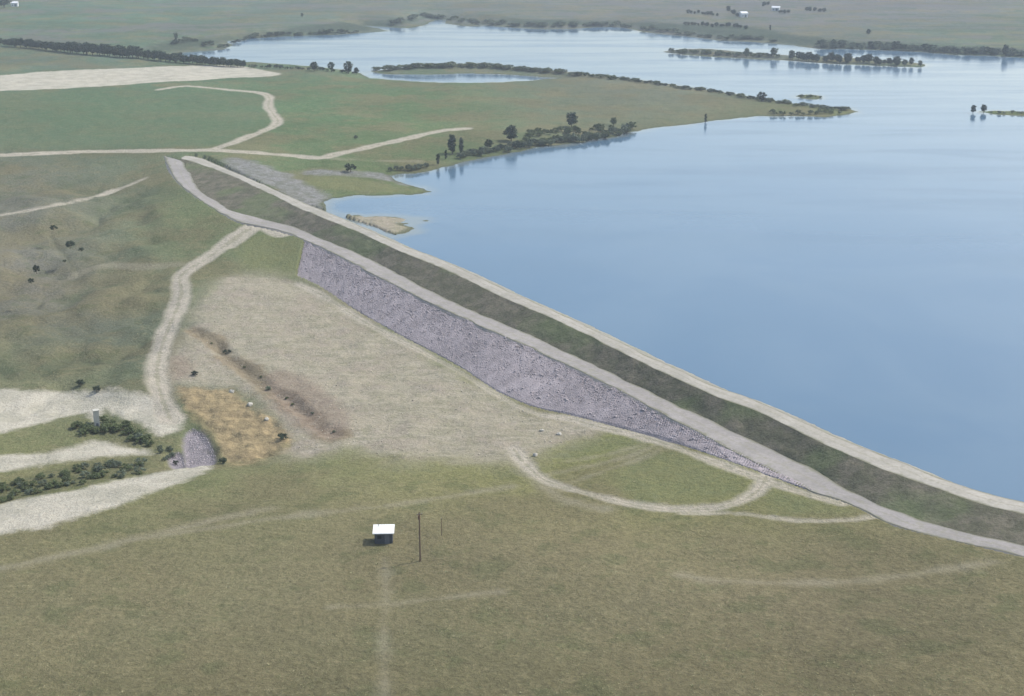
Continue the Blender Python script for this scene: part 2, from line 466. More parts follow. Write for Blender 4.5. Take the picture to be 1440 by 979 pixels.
FIELD = [[(-200,132),(0,131),(100,127),(200,122),(250,128),(370,134),(374,150),(380,165),(350,185),(290,206),(0,212),(-200,216)]]

# ------------------------------------------------------------------ materials
def new_mat(name):
    m = bpy.data.materials.new(name); m.use_nodes = True
    nt = m.node_tree; nt.nodes.clear()
    out = nt.nodes.new('ShaderNodeOutputMaterial')
    b = nt.nodes.new('ShaderNodeBsdfPrincipled')
    nt.links.new(b.outputs[0], out.inputs[0])
    b.inputs['Specular IOR Level'].default_value = 0.1
    return m, nt, b

class N:
    """small helper to chain nodes"""
    def __init__(s, nt): s.nt = nt
    def new(s, t, **kw):
        n = s.nt.nodes.new(t)
        for k, v in kw.items(): setattr(n, k, v)
        return n
    def link(s, a, b): s.nt.links.new(a, b)
    def val(s, sock, v):
        if isinstance(v, (int, float)): sock.default_value = v
        elif isinstance(v, (tuple, list)): sock.default_value = tuple(v) + ((1,) if len(v) == 3 and len(sock.default_value) == 4 else ())
        else: s.link(v, sock)
    def math(s, op, a, b=0.0, c=None, clamp=False):
        n = s.new('ShaderNodeMath', operation=op); n.use_clamp = clamp
        s.val(n.inputs[0], a); s.val(n.inputs[1], b)
        if c is not None: s.val(n.inputs[2], c)
        return n.outputs[0]
    def step(s, v, lo, hi):
        n = s.new('ShaderNodeMapRange', interpolation_type='SMOOTHSTEP')
        s.val(n.inputs[0], v); s.val(n.inputs[1], lo); s.val(n.inputs[2], hi); n.inputs[3].default_value = 0; n.inputs[4].default_value = 1
        return n.outputs[0]
    def remap(s, v, lo, hi, a, b):
        n = s.new('ShaderNodeMapRange')
        for i, q in enumerate((v, lo, hi, a, b)): s.val(n.inputs[i], q)
        return n.outputs[0]
    def noise(s, vec, scale, detail=4, rough=.55, dist=0):
        n = s.new('ShaderNodeTexNoise')
        s.link(vec, n.inputs['Vector']); n.inputs['Scale'].default_value = scale
        n.inputs['Detail'].default_value = detail; n.inputs['Roughness'].default_value = rough; n.inputs['Distortion'].default_value = dist
        return n.outputs['Fac']
    def mix(s, fac, a, b, mode='MIX'):
        n = s.new('ShaderNodeMix', data_type='RGBA', blend_type=mode)
        s.val(n.inputs['Factor'], fac); s.val(n.inputs['A'], a); s.val(n.inputs['B'], b)
        return n.outputs['Result']
    def attr(s, name, col=False):
        n = s.new('ShaderNodeAttribute', attribute_name=name, attribute_type='GEOMETRY')
        return n.outputs['Color'] if col else n.outputs['Fac']
    def pos(s): return s.new('ShaderNodeNewGeometry').outputs['Position']
    def bump(s, h, strength, dist, prev=None):
        n = s.new('ShaderNodeBump'); s.val(n.inputs['Height'], h)
        n.inputs['Strength'].default_value = strength; n.inputs['Distance'].default_value = dist
        if prev is not None: s.link(prev, n.inputs['Normal'])
        return n.outputs[0]

def bright(n, col, fac, lo, hi):
    """multiply a colour by a factor that runs from lo to hi"""
    f = n.remap(fac, .25, .75, lo, hi)
    c = n.new('ShaderNodeCombineColor')
    for i in range(3): n.link(f, c.inputs[i])
    return n.mix(1.0, col, c.outputs[0], 'MULTIPLY')

def land_material():
    m, nt, b = new_mat('land'); n = N(nt)
    p = n.pos()
    n1, n2, n3, n4 = n.noise(p, .9, 5, .65), n.noise(p, .13, 4), n.noise(p, .028, 4, .6), n.noise(p, .3, 5, .7, .6)
    fine = n.noise(p, 2.6, 3, .7)
    col = n.attr('veg', True)
    col = n.mix(n.step(n3, .42, .62), col, n.mix(.65, col, (.135, .120, .068)), 'MIX')
    col = n.mix(n.math('MULTIPLY', n.step(n4, .50, .66), .55), col, n.mix(.7, col, (.185, .165, .095)))
    col = n.mix(n.math('MULTIPLY', n.step(n2, .52, .66), .5), col, n.mix(.6, col, (.052, .075, .032)))
    col = bright(n, col, n1, .72, 1.28)
    col = bright(n, col, fine, .80, 1.2)
    col = bright(n, col, n.noise(p, .012, 3, .5), .82, 1.18)
    sx = n.new('ShaderNodeSeparateXYZ'); n.link(p, sx.inputs[0])
    beyond = n.step(sx.outputs[1], 900, 1300)
    mq = n.new('ShaderNodeMapping'); mq.inputs['Rotation'].default_value = (0, 0, .12); mq.inputs['Scale'].default_value = (.0035, .016, 1); n.link(p, mq.inputs['Vector'])
    pf, pg = n.noise(mq.outputs[0], 1.0, 4, .6, .3), n.noise(mq.outputs[0], 2.3, 4, .6, .5)
    col = n.mix(n.math('MULTIPLY', n.math('MULTIPLY', n.step(pf, .50, .60), beyond), .7), col, (.112, .112, .108))
    col = n.mix(n.math('MULTIPLY', n.math('MULTIPLY', n.step(pg, .52, .62), beyond), .7), col, (.058, .090, .058))
    tus = n.noise(p, 1.7, 4, .75)
    col = n.mix(n.math('MULTIPLY', n.step(tus, .56, .68), .5), col, n.mix(.75, col, (.045, .052, .022)))
    col = n.mix(n.math('MULTIPLY', n.step(tus, .42, .32), .4), col, n.mix(.7, col, (.21, .19, .115)))
    def layer(col, name, ca, cb, soft, amp, noise, peak=1.0, mott=n4, nl=.7, nh=1.3):
        a = n.attr(name)
        v = n.math('MULTIPLY_ADD', n.math('SUBTRACT', noise, .5), amp, a)
        f = n.math('MULTIPLY', n.step(v, -soft, soft), peak)
        c = n.mix(n.step(mott, .38, .62), ca, cb)
        c = bright(n, bright(n, c, n1, .85, 1.15), fine, .9, 1.1)
        return n.mix(f, col, c)
    wide = n.noise(p, .09, 5, .65)
    mp = n.new('ShaderNodeMapping'); mp.inputs['Rotation'].default_value = (0, 0, 1.0); mp.inputs['Scale'].default_value = (.07, .45, 1); n.link(p, mp.inputs['Vector'])
    streak = n.noise(mp.outputs[0], 1.0, 5, .7, .4)
    col = layer(col, 'field', (.072, .112, .062), (.092, .122, .070), 8, 18, wide, .6)
    col = layer(col, 'mud', (.215, .208, .208), (.135, .140, .118), 3, 15, wide, .9)
    col = layer(col, 'green', (.148, .152, .072), (.122, .135, .066), 3.5, 10, n2, .75)
    col = layer(col, 'bare', (.275, .248, .185), (.215, .200, .142), 9, 18, n2, .92, n2)
    col = layer(col, 'bareb', (.325, .298, .230), (.19, .18, .125), 3, 18, n2, .7, streak)
    col = layer(col, 'pink', (.225, .190, .155), (.250, .215, .170), 4, 34, wide, .6, streak)
    col = layer(col, 'pink', (.150, .152, .092), (.185, .180, .115), 2, 22, n4, .6)
    col = layer(col, 'pink', (.38, .345, .29), (.33, .295, .245), 2, 20, tus, .55)
    col = layer(col, 'gully', (.135, .108, .068), (.195, .160, .105), 1.8, 7, n4, .8)
    col = layer(col, 'ochre', (.300, .236, .132), (.215, .168, .098), 1.6, 7, n4, .92, streak)
    col = layer(col, 'red', (.165, .122, .092), (.225, .182, .145), 2.5, 8, n4, .6)
    col = layer(col, 'slab', (.225, .205, .218), (.165, .152, .162), .8, 2.5, n4, .95)
    col = layer(col, 'scrub', (.075, .082, .042), (.12, .118, .064), 2.0, 7, n4, .75)  # scrub patches, and the bank-edge shade put into the colour
    col = layer(col, 'damp', (.052, .072, .044), (.075, .094, .055), .9, 3.5, n4, .8)
    col = layer(col, 'creek', (.062, .072, .042), (.10, .10, .065), 1.2, 5.0, n4, .42)
    col = layer(col, 'farscrub', (.042, .060, .045), (.062, .078, .055), 8, 24, n2, .9)
    col = layer(col, 'pale', (.39, .365, .30), (.32, .305, .245), 1.8, 5.5, n4, .95, n2)
    col = layer(col, 'faint', (.245, .222, .160), (.21, .195, .138), 1.8, 5.0, n2, .55)
    col = layer(col, 'road', (.36, .325, .265), (.29, .27, .215), 1.3, 2.6, n4, .92)
    md = n.math('MULTIPLY_ADD', n.math('SUBTRACT', n4, .5), .9, n.attr('mid'))
    col = n.mix(n.math('MULTIPLY', n.step(md, .70, .92), .42), col, (.17, .165, .10))
    sh = n.attr('shore')
    wet = n.math('MULTIPLY', n.step(n.math('MULTIPLY_ADD', n.math('SUBTRACT', wide, .5), 5, sh), 3.0, .3), .75)
    col = n.mix(wet, col, (.075, .085, .05))
    n.link(col, b.inputs['Base Color'])
    b.inputs['Roughness'].default_value = 1.0
    b.inputs['Specular IOR Level'].default_value = 0.0
    bp = n.bump(n1, .7, .8)
    bp = n.bump(fine, .6, .3, bp)
    n.link(bp, b.inputs['Normal'])
    return m

def rock_slope_material(name, ca, cb, scale, strength, grass=None):
    m, nt, b = new_mat(name); n = N(nt); p = n.pos()
    v = n.new('ShaderNodeTexVoronoi'); n.link(p, v.inputs['Vector']); v.inputs['Scale'].default_value = scale
    tint = n.new('ShaderNodeSeparateColor'); n.link(v.outputs['Color'], tint.inputs[0])
    n2 = n.noise(p, .22, 5, .65); n3 = n.noise(p, .05, 4)
    c = n.mix(tint.outputs[0], ca, cb)
    c = bright(n, c, n2, .75, 1.25); c = bright(n, c, n3, .85, 1.15)
    if grass: c = n.mix(n.math('MULTIPLY', n.step(n2, .5, .66), .6), c, grass)
    n.link(c, b.inputs['Base Color']); b.inputs['Roughness'].default_value = .95
    n.link(n.bump(v.outputs['Distance'], strength, .5), b.inputs['Normal'])
    return m

def soil_material(name, ca, cb, fine=1.2, bumpd=.12, weeds=None, weed_amt=.0, lo=0.0, hi=1.0):
    m, nt, b = new_mat(name); n = N(nt); p = n.pos()
    n1, n2, n3 = n.noise(p, fine, 5, .65), n.noise(p, .16, 4, .6), n.noise(p, .04, 3)
    c = n.mix(n.step(n2, .38, .62), ca, cb)
    c = bright(n, c, n1, .85, 1.15); c = bright(n, c, n3, .9, 1.1)
    if weeds: c = n.mix(n.math('MULTIPLY', n.step(n.noise(p, .5, 5, .7), .54, .64), weed_amt), c, weeds)
    ac = n.attr('across')   # verge weeds and the worn wheel ruts
    half = n.math('ABSOLUTE', n.math('MULTIPLY_ADD', n.math('SUBTRACT', ac, .5), 2.0, n.math('MULTIPLY', n.math('SUBTRACT', n2, .5), .7)))
    half = n.math('ADD', half, n.math('MULTIPLY', n.math('SUBTRACT', n1, .5), .5))
    c = n.mix(n.math('MULTIPLY', n.step(half, .72, 1.02), .85), c, (.135, .135, .085))
    c = n.mix(n.math('MULTIPLY', n.step(half, .16, .0), .4), c, (.21, .20, .145))
    n.link(c, b.inputs['Base Color']); b.inputs['Roughness'].default_value = .95
    n.link(n.bump(n1, .6, bumpd), b.inputs['Normal'])
    return m

def slope_grass_material():
    m, nt, b = new_mat('embankment_grass'); n = N(nt); p = n.pos()
    n1, n2, n3 = n.noise(p, 1.1, 5, .7), n.noise(p, .2, 5, .65), n.noise(p, .035, 3)
    c = n.mix(n.step(n2, .4, .62), (.088, .088, .062), (.128, .118, .090))
    c = n.mix(n.math('MULTIPLY', n.step(n3, .5, .62), .6), c, (.10, .125, .062))
    c = n.mix(n.math('MULTIPLY', n.step(n1, .6, .7), .5), c, (.05, .06, .03))
    c = bright(n, c, n1, .7, 1.3)
    n.link(c, b.inputs['Base Color']); b.inputs['Roughness'].default_value = 1; b.inputs['Specular IOR Level'].default_value = 0
    n.link(n.bump(n1, .8, .5), b.inputs['Normal'])
    return m

def water_material():
    m, nt, b = new_mat('lake_water'); n = N(nt); p = n.pos()
    big = n.noise(p, .012, 3, .5, .8)
    c = n.mix(n.step(big, .35, .65), (.060, .118, .178), (.074, .132, .188))
    mk = n.math('MULTIPLY_ADD', n.math('SUBTRACT', n.noise(p, .06, 4), .5), 14, n.attr('offshore'))
    c = n.mix(n.math('MULTIPLY', n.step(mk, 8, -1), .7), c, (.165, .180, .150))
    n.link(c, b.inputs['Base Color'])
    b.inputs['IOR'].default_value = 1.333; b.inputs['Specular IOR Level'].default_value = .5
    ms = n.new('ShaderNodeMapping'); ms.inputs['Rotation'].default_value = (0, 0, .25); ms.inputs['Scale'].default_value = (.006, .035, 1); n.link(p, ms.inputs['Vector'])
    wind = n.noise(ms.outputs[0], 1.0, 4, .6, .6)
    n.link(n.remap(wind, .35, .65, .06, .20), b.inputs['Roughness'])
    mp = n.new('ShaderNodeMapping'); mp.inputs['Scale'].default_value = (1.0, .55, 1); mp.inputs['Rotation'].default_value = (0, 0, .5)
    n.link(p, mp.inputs['Vector'])
    w1 = n.noise(mp.outputs[0], .7, 4, .6)
    n.link(n.bump(w1, .05, .25), b.inputs['Normal'])
    return m

def plain(name, col, rough=.8, var=.2, scale=3.0, metal=0.0):
    m, nt, b = new_mat(name); n = N(nt); p = n.new('ShaderNodeTexCoord').outputs['Object']
    c = bright(n, col, n.noise(p, scale, 4, .6), 1 - var, 1 + var)
    n.link(c, b.inputs['Base Color']); b.inputs['Roughness'].default_value = rough; b.inputs['Metallic'].default_value = metal
    return m

def leaf_material(name, col):
    m, nt, b = new_mat(name); n = N(nt)
    info = n.new('ShaderNodeObjectInfo').outputs['Random']
    p = n.pos()
    c = n.mix(n.noise(p, .35, 3), tuple(v * .7 for v in col), tuple(v * 1.35 for v in col))
    c = bright(n, c, n.remap(info, 0, 1, .3, .7), .75, 1.25)
    n.link(c, b.inputs['Base Color']); b.inputs['Roughness'].default_value = .8
    return m

M_LAND = land_material()
M_RIP = rock_slope_material('riprap_stone', (.285, .252, .255), (.235, .211, .214), 2.2, .35)
M_UP = rock_slope_material('upstream_stone', (.26, .25, .215), (.18, .18, .15), 1.2, .8, (.16, .17, .09))
M_CREST = soil_material('crest_gravel', (.315, .298, .258), (.265, .252, .215), weeds=(.22, .21, .14), weed_amt=.3)
M_BENCH = soil_material('bench_gravel', (.262, .246, .230), (.222, .210, .194), weeds=(.2, .2, .13), weed_amt=.35)
M_SLOPE = slope_grass_material()
M_WATER = water_material()
M_BARK = plain('bark', (.09, .07, .05), .95, .3, 6)
M_LEAF = [leaf_material('dark_foliage', (.034, .050, .031)), leaf_material('olive_foliage', (.090, .112, .050)), leaf_material('grey_foliage', (.105, .128, .085))]
M_ROOF = plain('white_roof', (.70, .71, .69), .55, .08)
M_WALL = plain('dark_boards', (.07, .075, .085), .8, .15)
M_DOOR = plain('grey_door', (.13, .135, .15), .6, .1)
M_POLE = plain('weathered_pole', (.15, .105, .075), .9, .25)
M_TIN = plain('grey_tin', (.25, .24, .24), .5, .1)
M_FARMWALL = plain('white_boards', (.72, .72, .70), .7, .08)
M_FARMROOF = plain('pale_tin_roof', (.62, .63, .64), .5, .08)
M_GLASS = plain('window_dark', (.03, .035, .04), .2, .1)
M_STONE = plain('pale_boulder', (.36, .345, .30), .9, .2, 1.5)
M_STONE2 = plain('riprap_block', (.315, .282, .285), .9, .25, .35)
M_STONE3 = plain('tan_rubble', (.33, .30, .23), .9, .3, .5)

# ------------------------------------------------------------------ object helpers
def link(o, parent=None):
    COL.objects.link(o)
    if parent is not None: o.parent = parent
    return o

def mesh_np(name, V, Fq, mats, smooth_shade=True, parent=None):
    me = bpy.data.meshes.new(name)
    V = np.asarray(V, np.float32); Fq = np.asarray(Fq, np.int32)
    me.vertices.add(len(V)); me.vertices.foreach_set('co', V.ravel())
    k = Fq.shape[1]
    me.loops.add(Fq.size); me.loops.foreach_set('vertex_index', Fq.ravel())
    me.polygons.add(len(Fq))
    me.polygons.foreach_set('loop_start', np.arange(0, Fq.size, k, dtype=np.int32))
    me.update(calc_edges=True); me.validate()
    if smooth_shade: me.polygons.foreach_set('use_smooth', np.ones(len(me.polygons), bool))
    for m in (mats if isinstance(mats, list) else [mats]): me.materials.append(m)
    return link(bpy.data.objects.new(name, me), parent)

def tag(o, label=None, cat=None, group=None, kind=None):
    if label: o['label'] = label
    if cat: o['category'] = cat
    if group: o['group'] = group
    if kind: o['kind'] = kind
    return o

def empty(name, loc, rz=0.0):
    o = bpy.data.objects.new(name, None); o.location = loc; o.rotation_euler = (0, 0, rz); o.empty_display_size = .5
    return link(o)

# ------------------------------------------------------------------ terrain sheet
# relief too small for the chart
dry = sstep(1, 12, np.abs(info)) * (info > 0)
_d0 = np.minimum(-gline([tuple(p[:2]) for p in LB2[::6]], 0, 20), -gline([tuple(p[:2]) for p in LT[::6]], 0, 20))
GZ = GZ + dry * (.25 + .75 * sstep(1, 14, _d0)) * (0.8 * fbm(GX, GY, 32, 4, 3) + 0.35 * fbm(GX, GY, 5, 3, 8))
_pu, _pv = plan(GX, GY)
valley = sstep(270, 190, _pu) * sstep(225, 290, _pv) * sstep(560, 520, _pv)
fold = fbm(GX, GY, 48, 4, 15)
_dd = (0 - np.minimum(-gline([tuple(p[:2]) for p in LB2[::6]], 0, 30), -gline([tuple(p[:2]) for p in LT[::6]], 0, 30)))
calm = sstep(-4, -24, _dd)
GZ = GZ + calm * dry * valley * 10.0 * (np.abs(fold) - .25) + calm * dry * sstep(640, 720, _pv) * 1.5 * fbm(GX, GY, 70, 3, 16)
far = sstep(700, 1500, GY)
GZ = GZ + far * dry * 3.5 * fbm(GX, GY, 220, 4, 21)
GZ = np.where((info > 0) & (GZ < .05) & (GY > 780), .05, GZ)

ATT = {}
def union(polys):
    return np.max([gpoly(wpoly(q)) for q in polys], 0)
road_each = [gline(wpoly(p, False, 4), w / 2) for p, w in ROADS]
ATT['road'] = np.max(road_each, 0)
ATT['mid'] = np.max([1 + e / (w / 2) - 1 for e, (p, w) in zip(road_each, ROADS)], 0)
ATT['faint'] = np.max([gline(wpoly(p, False, 4), w / 2) for p, w in FAINT], 0)
pale_each = [gpoly(wpoly(q)) for q in PALE]
ATT['pale'] = np.max(pale_each, 0)
ATT['bare'] = union(BARE + MUD[1:])
ATT['ochre'] = union(OCHRE); ATT['red'] = union(RED); ATT['slab'] = union(SLAB)
ATT['scrub'] = np.maximum(union(SCRUB), np.max([gline(wpoly(p, False), w / 2) for p, w in SCRUB_SHADE_LINES], 0))  # scrub outlines joined with the painted bank-edge shade
ATT['gully'] = gline(wpoly(GULLY, False), 3.4) + 3.5 * fbm(GX, GY, 8, 3, 66)
ATT['creek'] = np.max([gline(wpoly(p, False), w / 2) for p, w in CREEK], 0)
ATT['farscrub'] = union(FARSCRUB)
ATT['green'] = union(GREEN); ATT['mud'] = union(MUD[:1] + [[(430,240),(480,240),(545,246),(596,267),(560,258),(500,247),(440,246)]]); ATT['field'] = union(FIELD)
ATT['shore'] = np.clip(info, -5, 30)

_rg = fbm(GX, GY, 14, 4, 61)
ATT['road'] = ATT['road'] + 1.5 * _rg
ATT['faint'] = ATT['faint'] + 1.0 * _rg
ATT['pale'] = ATT['pale'] + 2.4 * _rg
ATT['bare'] = ATT['bare'] + 4.0 * fbm(GX, GY, 30, 4, 62)
ATT['bareb'] = np.minimum(ATT['bare'], 3) - 2.5
ATT['pink'] = np.minimum(ATT['bare'], 3) - 4.5
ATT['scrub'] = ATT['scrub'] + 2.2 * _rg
ATT['creek'] = ATT['creek'] + 1.6 * fbm(GX, GY, 9, 3, 63)
ATT['ochre'] = ATT['ochre'] + 1.0 * _rg

ATT['damp'] = np.where(valley > .3, 6 * (.16 - np.abs(fold)) - 1.2 + 1.5 * _rg, -5)
# banks that really stand or drop
GZ = GZ - .75 * sstep(-.5, 3.0, gline(wpoly(GULLY, False), 3.2)) * (1 + 1.2 * fbm(GX, GY, 9, 3, 90))
GZ = GZ - 0.6 * sstep(-.5, 2.5, gline(wpoly(CREEK[0][0], False), 1.6)) * np.clip(.6 + 1.2 * fbm(GX, GY, 9, 3, 64), 0, 1)
GZ = GZ - 1.2 * sstep(-1.5, 1.5, ATT['slab'])
GZ = GZ + sstep(-1, 3, ATT['bare']) * (.25 * fbm(GX, GY, 3.0, 3, 77) + .8 * fbm(GX, GY, 14.0, 3, 79))
GZ = GZ + 1.3 * sstep(-.5, 1.5, ATT['ochre']) * fbm(GX, GY, 4.0, 3, 78)
GZ = GZ - 0.12 * sstep(-.6, .6, ATT['road'])
GZ = under_dam(GX, GY, GZ)

VEG = [  # vegetation tone at picture points
 (0,979,0.118,0.110,0.060),(720,979,0.113,0.104,0.058),(1440,979,0.105,0.096,0.054),(0,860,0.124,0.120,0.068),(720,860,0.128,0.120,0.068),(1440,860,0.118,0.110,0.062),
 (200,740,0.147,0.140,0.074),(540,700,0.155,0.144,0.076),(800,760,0.152,0.136,0.076),(1200,780,0.142,0.128,0.072),(600,660,0.152,0.148,0.070),(340,680,0.152,0.153,0.078),
 (1400,745,0.121,0.118,0.060),(980,670,0.142,0.148,0.060),
 (170,380,.150,.147,.092),(190,430,.085,.100,.070),(60,350,.128,.124,.104),(60,480,.138,.143,.088),(280,325,.112,.138,.066),(240,300,.112,.132,.070),(130,440,.088,.100,.074),(0,450,.120,.125,.076),(120,480,.125,.135,.080),(190,480,.088,.105,.070),(150,420,.098,.108,.078),(50,330,.120,.122,.092),(200,340,.100,.120,.072),(290,330,.110,.128,.070),
 (50,250,.115,.120,.088),(180,240,.105,.122,.080),(100,620,.120,.128,.058),
 (100,170,.068,.118,.060),(480,160,.070,.118,.058),(640,140,.085,.122,.060),(440,130,.078,.120,.060),(560,200,.085,.120,.056),(760,160,.098,.120,.074),(850,130,.108,.120,.084),(1000,150,.108,.122,.078),(1150,158,.105,.120,.05),
 (100,90,.078,.110,.080),(50,30,.072,.122,.082),(200,40,.070,.118,.080),(400,30,.082,.112,.088),(700,20,.095,.110,.095),(1000,30,.100,.108,.102),(1300,20,.108,.106,.112),(1300,55,.082,.112,.085),(100,0,.060,.122,.088),
 (0,-60,.09,.12,.08),(1440,-60,.12,.12,.11),(1900,900,.115,.11,.06),(-420,800,.13,.13,.07),(-420,100,.08,.11,.07),(720,1250,.12,.11,.06)]
_v = np.array(VEG)
_vx, _vy = un(_v[:, 0], _v[:, 1], 0)
veg = np.clip(spread(Chart(_vx, _vy, _v[:, 2:], .3)), .03, .25)

ii = np.arange(nr * nc).reshape(nr, nc)
quads = np.stack([ii[:-1, :-1], ii[:-1, 1:], ii[1:, 1:], ii[1:, :-1]], -1).reshape(-1, 4)[:, ::-1]
qc = lambda a: a[quads].mean(1)
cls = np.zeros(len(quads), int)
names = {0: 'ground'}
def claim(sd, name, thr=0.0):
    k = max(names) + 1; names[k] = name
    cls[qc(sd) > thr] = k
isl = [gpoly(q) for q in isle_w]
claim(ATT['field'], 'green_field')
claim(ATT['mud'], 'mud_flat')
claim(ATT['bare'], 'bare_earth')
for q, nm in zip(isl, ('island', 'island', 'island', 'mud_bar')): claim(q, nm)
claim(ATT['ochre'], 'ochre_gravel_bank')
claim(ATT['slab'], 'outlet_apron')
claim(pale_each[0], 'fallow_field')
for q in pale_each[1:3]: claim(q, 'sandy_bank')
claim(pale_each[3], 'dirt_road')
for q in road_each: claim(q, 'dirt_road')
for k, nm in names.items():
    f = quads[cls == k]
    if len(f) == 0: continue
    used = np.unique(f)
    remap = np.full(nr * nc, -1, np.int32); remap[used] = np.arange(len(used))
    o = mesh_np(nm, np.stack([GX, GY, GZ], 1)[used], remap[f], M_LAND)
    for a, v in ATT.items():
        at = o.data.attributes.new(a, 'FLOAT', 'POINT'); at.data.foreach_set('value', v[used].astype(np.float32))
    at = o.data.attributes.new('veg', 'FLOAT_COLOR', 'POINT')
    at.data.foreach_set('color', np.c_[veg[used], np.ones(len(used))].astype(np.float32).ravel())
    o['kind'] = 'structure'

def spot(px, py, sink=0.05):
    g = ground_at(px, py)[0]
    return Vector((g[0], g[1], zat(g[0], g[1]) - sink))

def scale_at(p):  # picture units per metre, to turn a seen height into metres
    return F / (p.y * cP + (CAMZ - p.z) * sP)

# ------------------------------------------------------------------ water
wp = list(zip(*un(*np.array([(2300,925),(1900,827),(1600,754),(1440,714),(1244,650),(1060,569),(905,505),(760,434),(643,381),(504,322),(400,276),(330,246),(275,221)]).T, 4.2)))
wp = [(x, y) for x, y in wp]
ring = wp + [(wp[-1][0] - 30, wp[-1][1] + 40), (-420, 1000), (-1300, 2300), (2300, 2300), (1500, 330)]
wet = grid_inside(ring) & (info.reshape(nr, nc) < 25)
ri, ci = np.arange(0, nr, 3), np.arange(0, nc, 3)
wsub = wet[np.ix_(ri, ci)]
wi = np.arange(wsub.size).reshape(wsub.shape)
cell = wsub[:-1, :-1] | wsub[1:, :-1] | wsub[:-1, 1:] | wsub[1:, 1:]
wq = np.stack([wi[:-1, :-1], wi[1:, :-1], wi[1:, 1:], wi[:-1, 1:]], -1)[cell][:, ::-1]
used = np.unique(wq); back = np.full(wsub.size, -1, np.int32); back[used] = np.arange(len(used))
wx, wy = GX2[np.ix_(ri, ci)].ravel()[used], GY2[np.ix_(ri, ci)].ravel()[used]
water = mesh_np('water', np.stack([wx, wy, 0 * wx], 1), back[wq], M_WATER, True)
if water.data.polygons[0].normal.z < 0: water.data.flip_normals()
at = water.data.attributes.new('offshore', 'FLOAT', 'POINT')
at.data.foreach_set('value', (-info.reshape(nr, nc)[np.ix_(ri, ci)].ravel()[used]).astype(np.float32))
water['kind'] = 'structure'

# ------------------------------------------------------------------ the dam
dam = empty('earth_dam', (0, 0, 0))
tag(dam, 'long straight earth dam with gravel crest road, grassy upper slope and purple-grey riprap face', 'dam')

def loft(name, A, B, n, mat, amp, seed, scale=3.0, pin=(1, 1)):
    k = np.linspace(0, 1, n + 1)[:, None, None]
    P = A[None] * (1 - k) + B[None] * k
    w = np.ones(n + 1)
    if pin[0]: w[0] = 0
    if pin[1]: w[-1] = 0
    P[..., 2] += w[:, None] * amp * fbm(P[..., 0], P[..., 1], scale, 3, seed)
    m = A.shape[0]
    idx = np.arange((n + 1) * m).reshape(n + 1, m)
    q = np.stack([idx[:-1, :-1], idx[1:, :-1], idx[1:, 1:], idx[:-1, 1:]], -1).reshape(-1, 4)
    o = mesh_np(name, P.reshape(-1, 3), q, mat, True, dam)
    ac = o.data.attributes.new('across', 'FLOAT', 'POINT'); ac.data.foreach_set('value', np.repeat(np.linspace(0, 1, n + 1), m).astype(np.float32))
    # faces up
    if o.data.polygons[len(q) // 2].normal.z < 0: o.data.flip_normals()
    return o

def wob(L, amp, seed):
    """real edges wander a little"""
    Q = L.copy(); s = np.arange(len(L)) * .9
    Q[:, :2] += upv[:2] * (amp * fbm(s, s * 0, 7, 3, seed))[:, None]
    return Q
LDw, LB1w, LB2w = wob(LD, .55, 3), wob(LB1, 1.0, 4), wob(LB2, .9, 5)
LUw = wob(LU, .6, 6)
loft('upstream_riprap', LW, LUw, 8, M_UP, .35, 40, 2.0)
mid = (LUw + LDw) / 2 + np.array([0, 0, .12])
loft('crest_road', LUw, mid, 3, M_CREST, .05, 41)
o_ = loft('crest_road', mid, LDw, 3, M_CREST, .05, 41)
loft('grass_slope', LDw, LB1w, 10, M_SLOPE, .55, 42, 2.5)
loft('bench_road', LB1w, LB2w, 5, M_BENCH, .12, 43)
loft('bench_edge', LB2w, LSB, 2, M_BENCH, .1, 44)
i0 = int(np.argmin(np.hypot(LB2[:, 0] - LR2[0, 0], LB2[:, 1] - LR2[0, 1])))
LR2b = LR2.copy(); LR2b[:, 2] -= .03
rip = loft('riprap_face', LR2b + upv * .5, LT, 12, M_RIP, .32, 45, 1.6)
loft('riprap_toe', LT, LST, 2, M_RIP, .1, 46)
# join the two crest halves into one part
cr = [o for o in dam.children if o.name.startswith('crest_road')]
for o, f in zip(cr, (0.0, .5)):
    av = np.empty(len(o.data.vertices), np.float32); o.data.attributes['across'].data.foreach_get('value', av)
    o.data.attributes['across'].data.foreach_set('value', (av * .5 + f).astype(np.float32))
bm = bmesh.new()
for o in cr: bm.from_mesh(o.data)
bmesh.ops.remove_doubles(bm, verts=bm.verts, dist=1e-4)
bm.to_mesh(cr[0].data); bm.free()
bpy.data.objects.remove(cr[1])

def stone_soup(name, pts, sizes, mat, parent=None, seed=1):
    """many low stones in one mesh"""
    r = np.random.default_rng(seed)
    b = bmesh.new(); bmesh.ops.create_icosphere(b, subdivisions=1, radius=1)
    base = np.array([v.co[:] for v in b.verts]); fc = np.array([[v.index for v in f.verts] for f in b.faces]); b.free()
    V, Fc = [], []
    for k, (p, s) in enumerate(zip(pts, sizes)):
        q = base * (1 + .35 * (r.random((len(base), 1)) - .5)) * (s * r.uniform(.7, 1.3, 3))
        a = r.uniform(0, 6.28); c, d = math.cos(a), math.sin(a)
        q = np.stack([q[:, 0] * c - q[:, 1] * d, q[:, 0] * d + q[:, 1] * c, q[:, 2] * .75], 1) + p
        V.append(q); Fc.append(fc + k * len(base))
    return mesh_np(name, np.vstack(V), np.vstack(Fc), mat, False, parent)

NS = 9000
k = rng.random(NS); s = rng.integers(0, NR, NS)
pts = (LR2b + upv * .2)[s] * (1 - k)[:, None] + LT[s] * k[:, None] + np.array([0, 0, -.05])
st = stone_soup('riprap_stones', pts, rng.uniform(.11, .25, NS) * (1 + (rng.random(NS) > .97) * .9), M_STONE2, dam, 5)
st['kind'] = 'stuff'

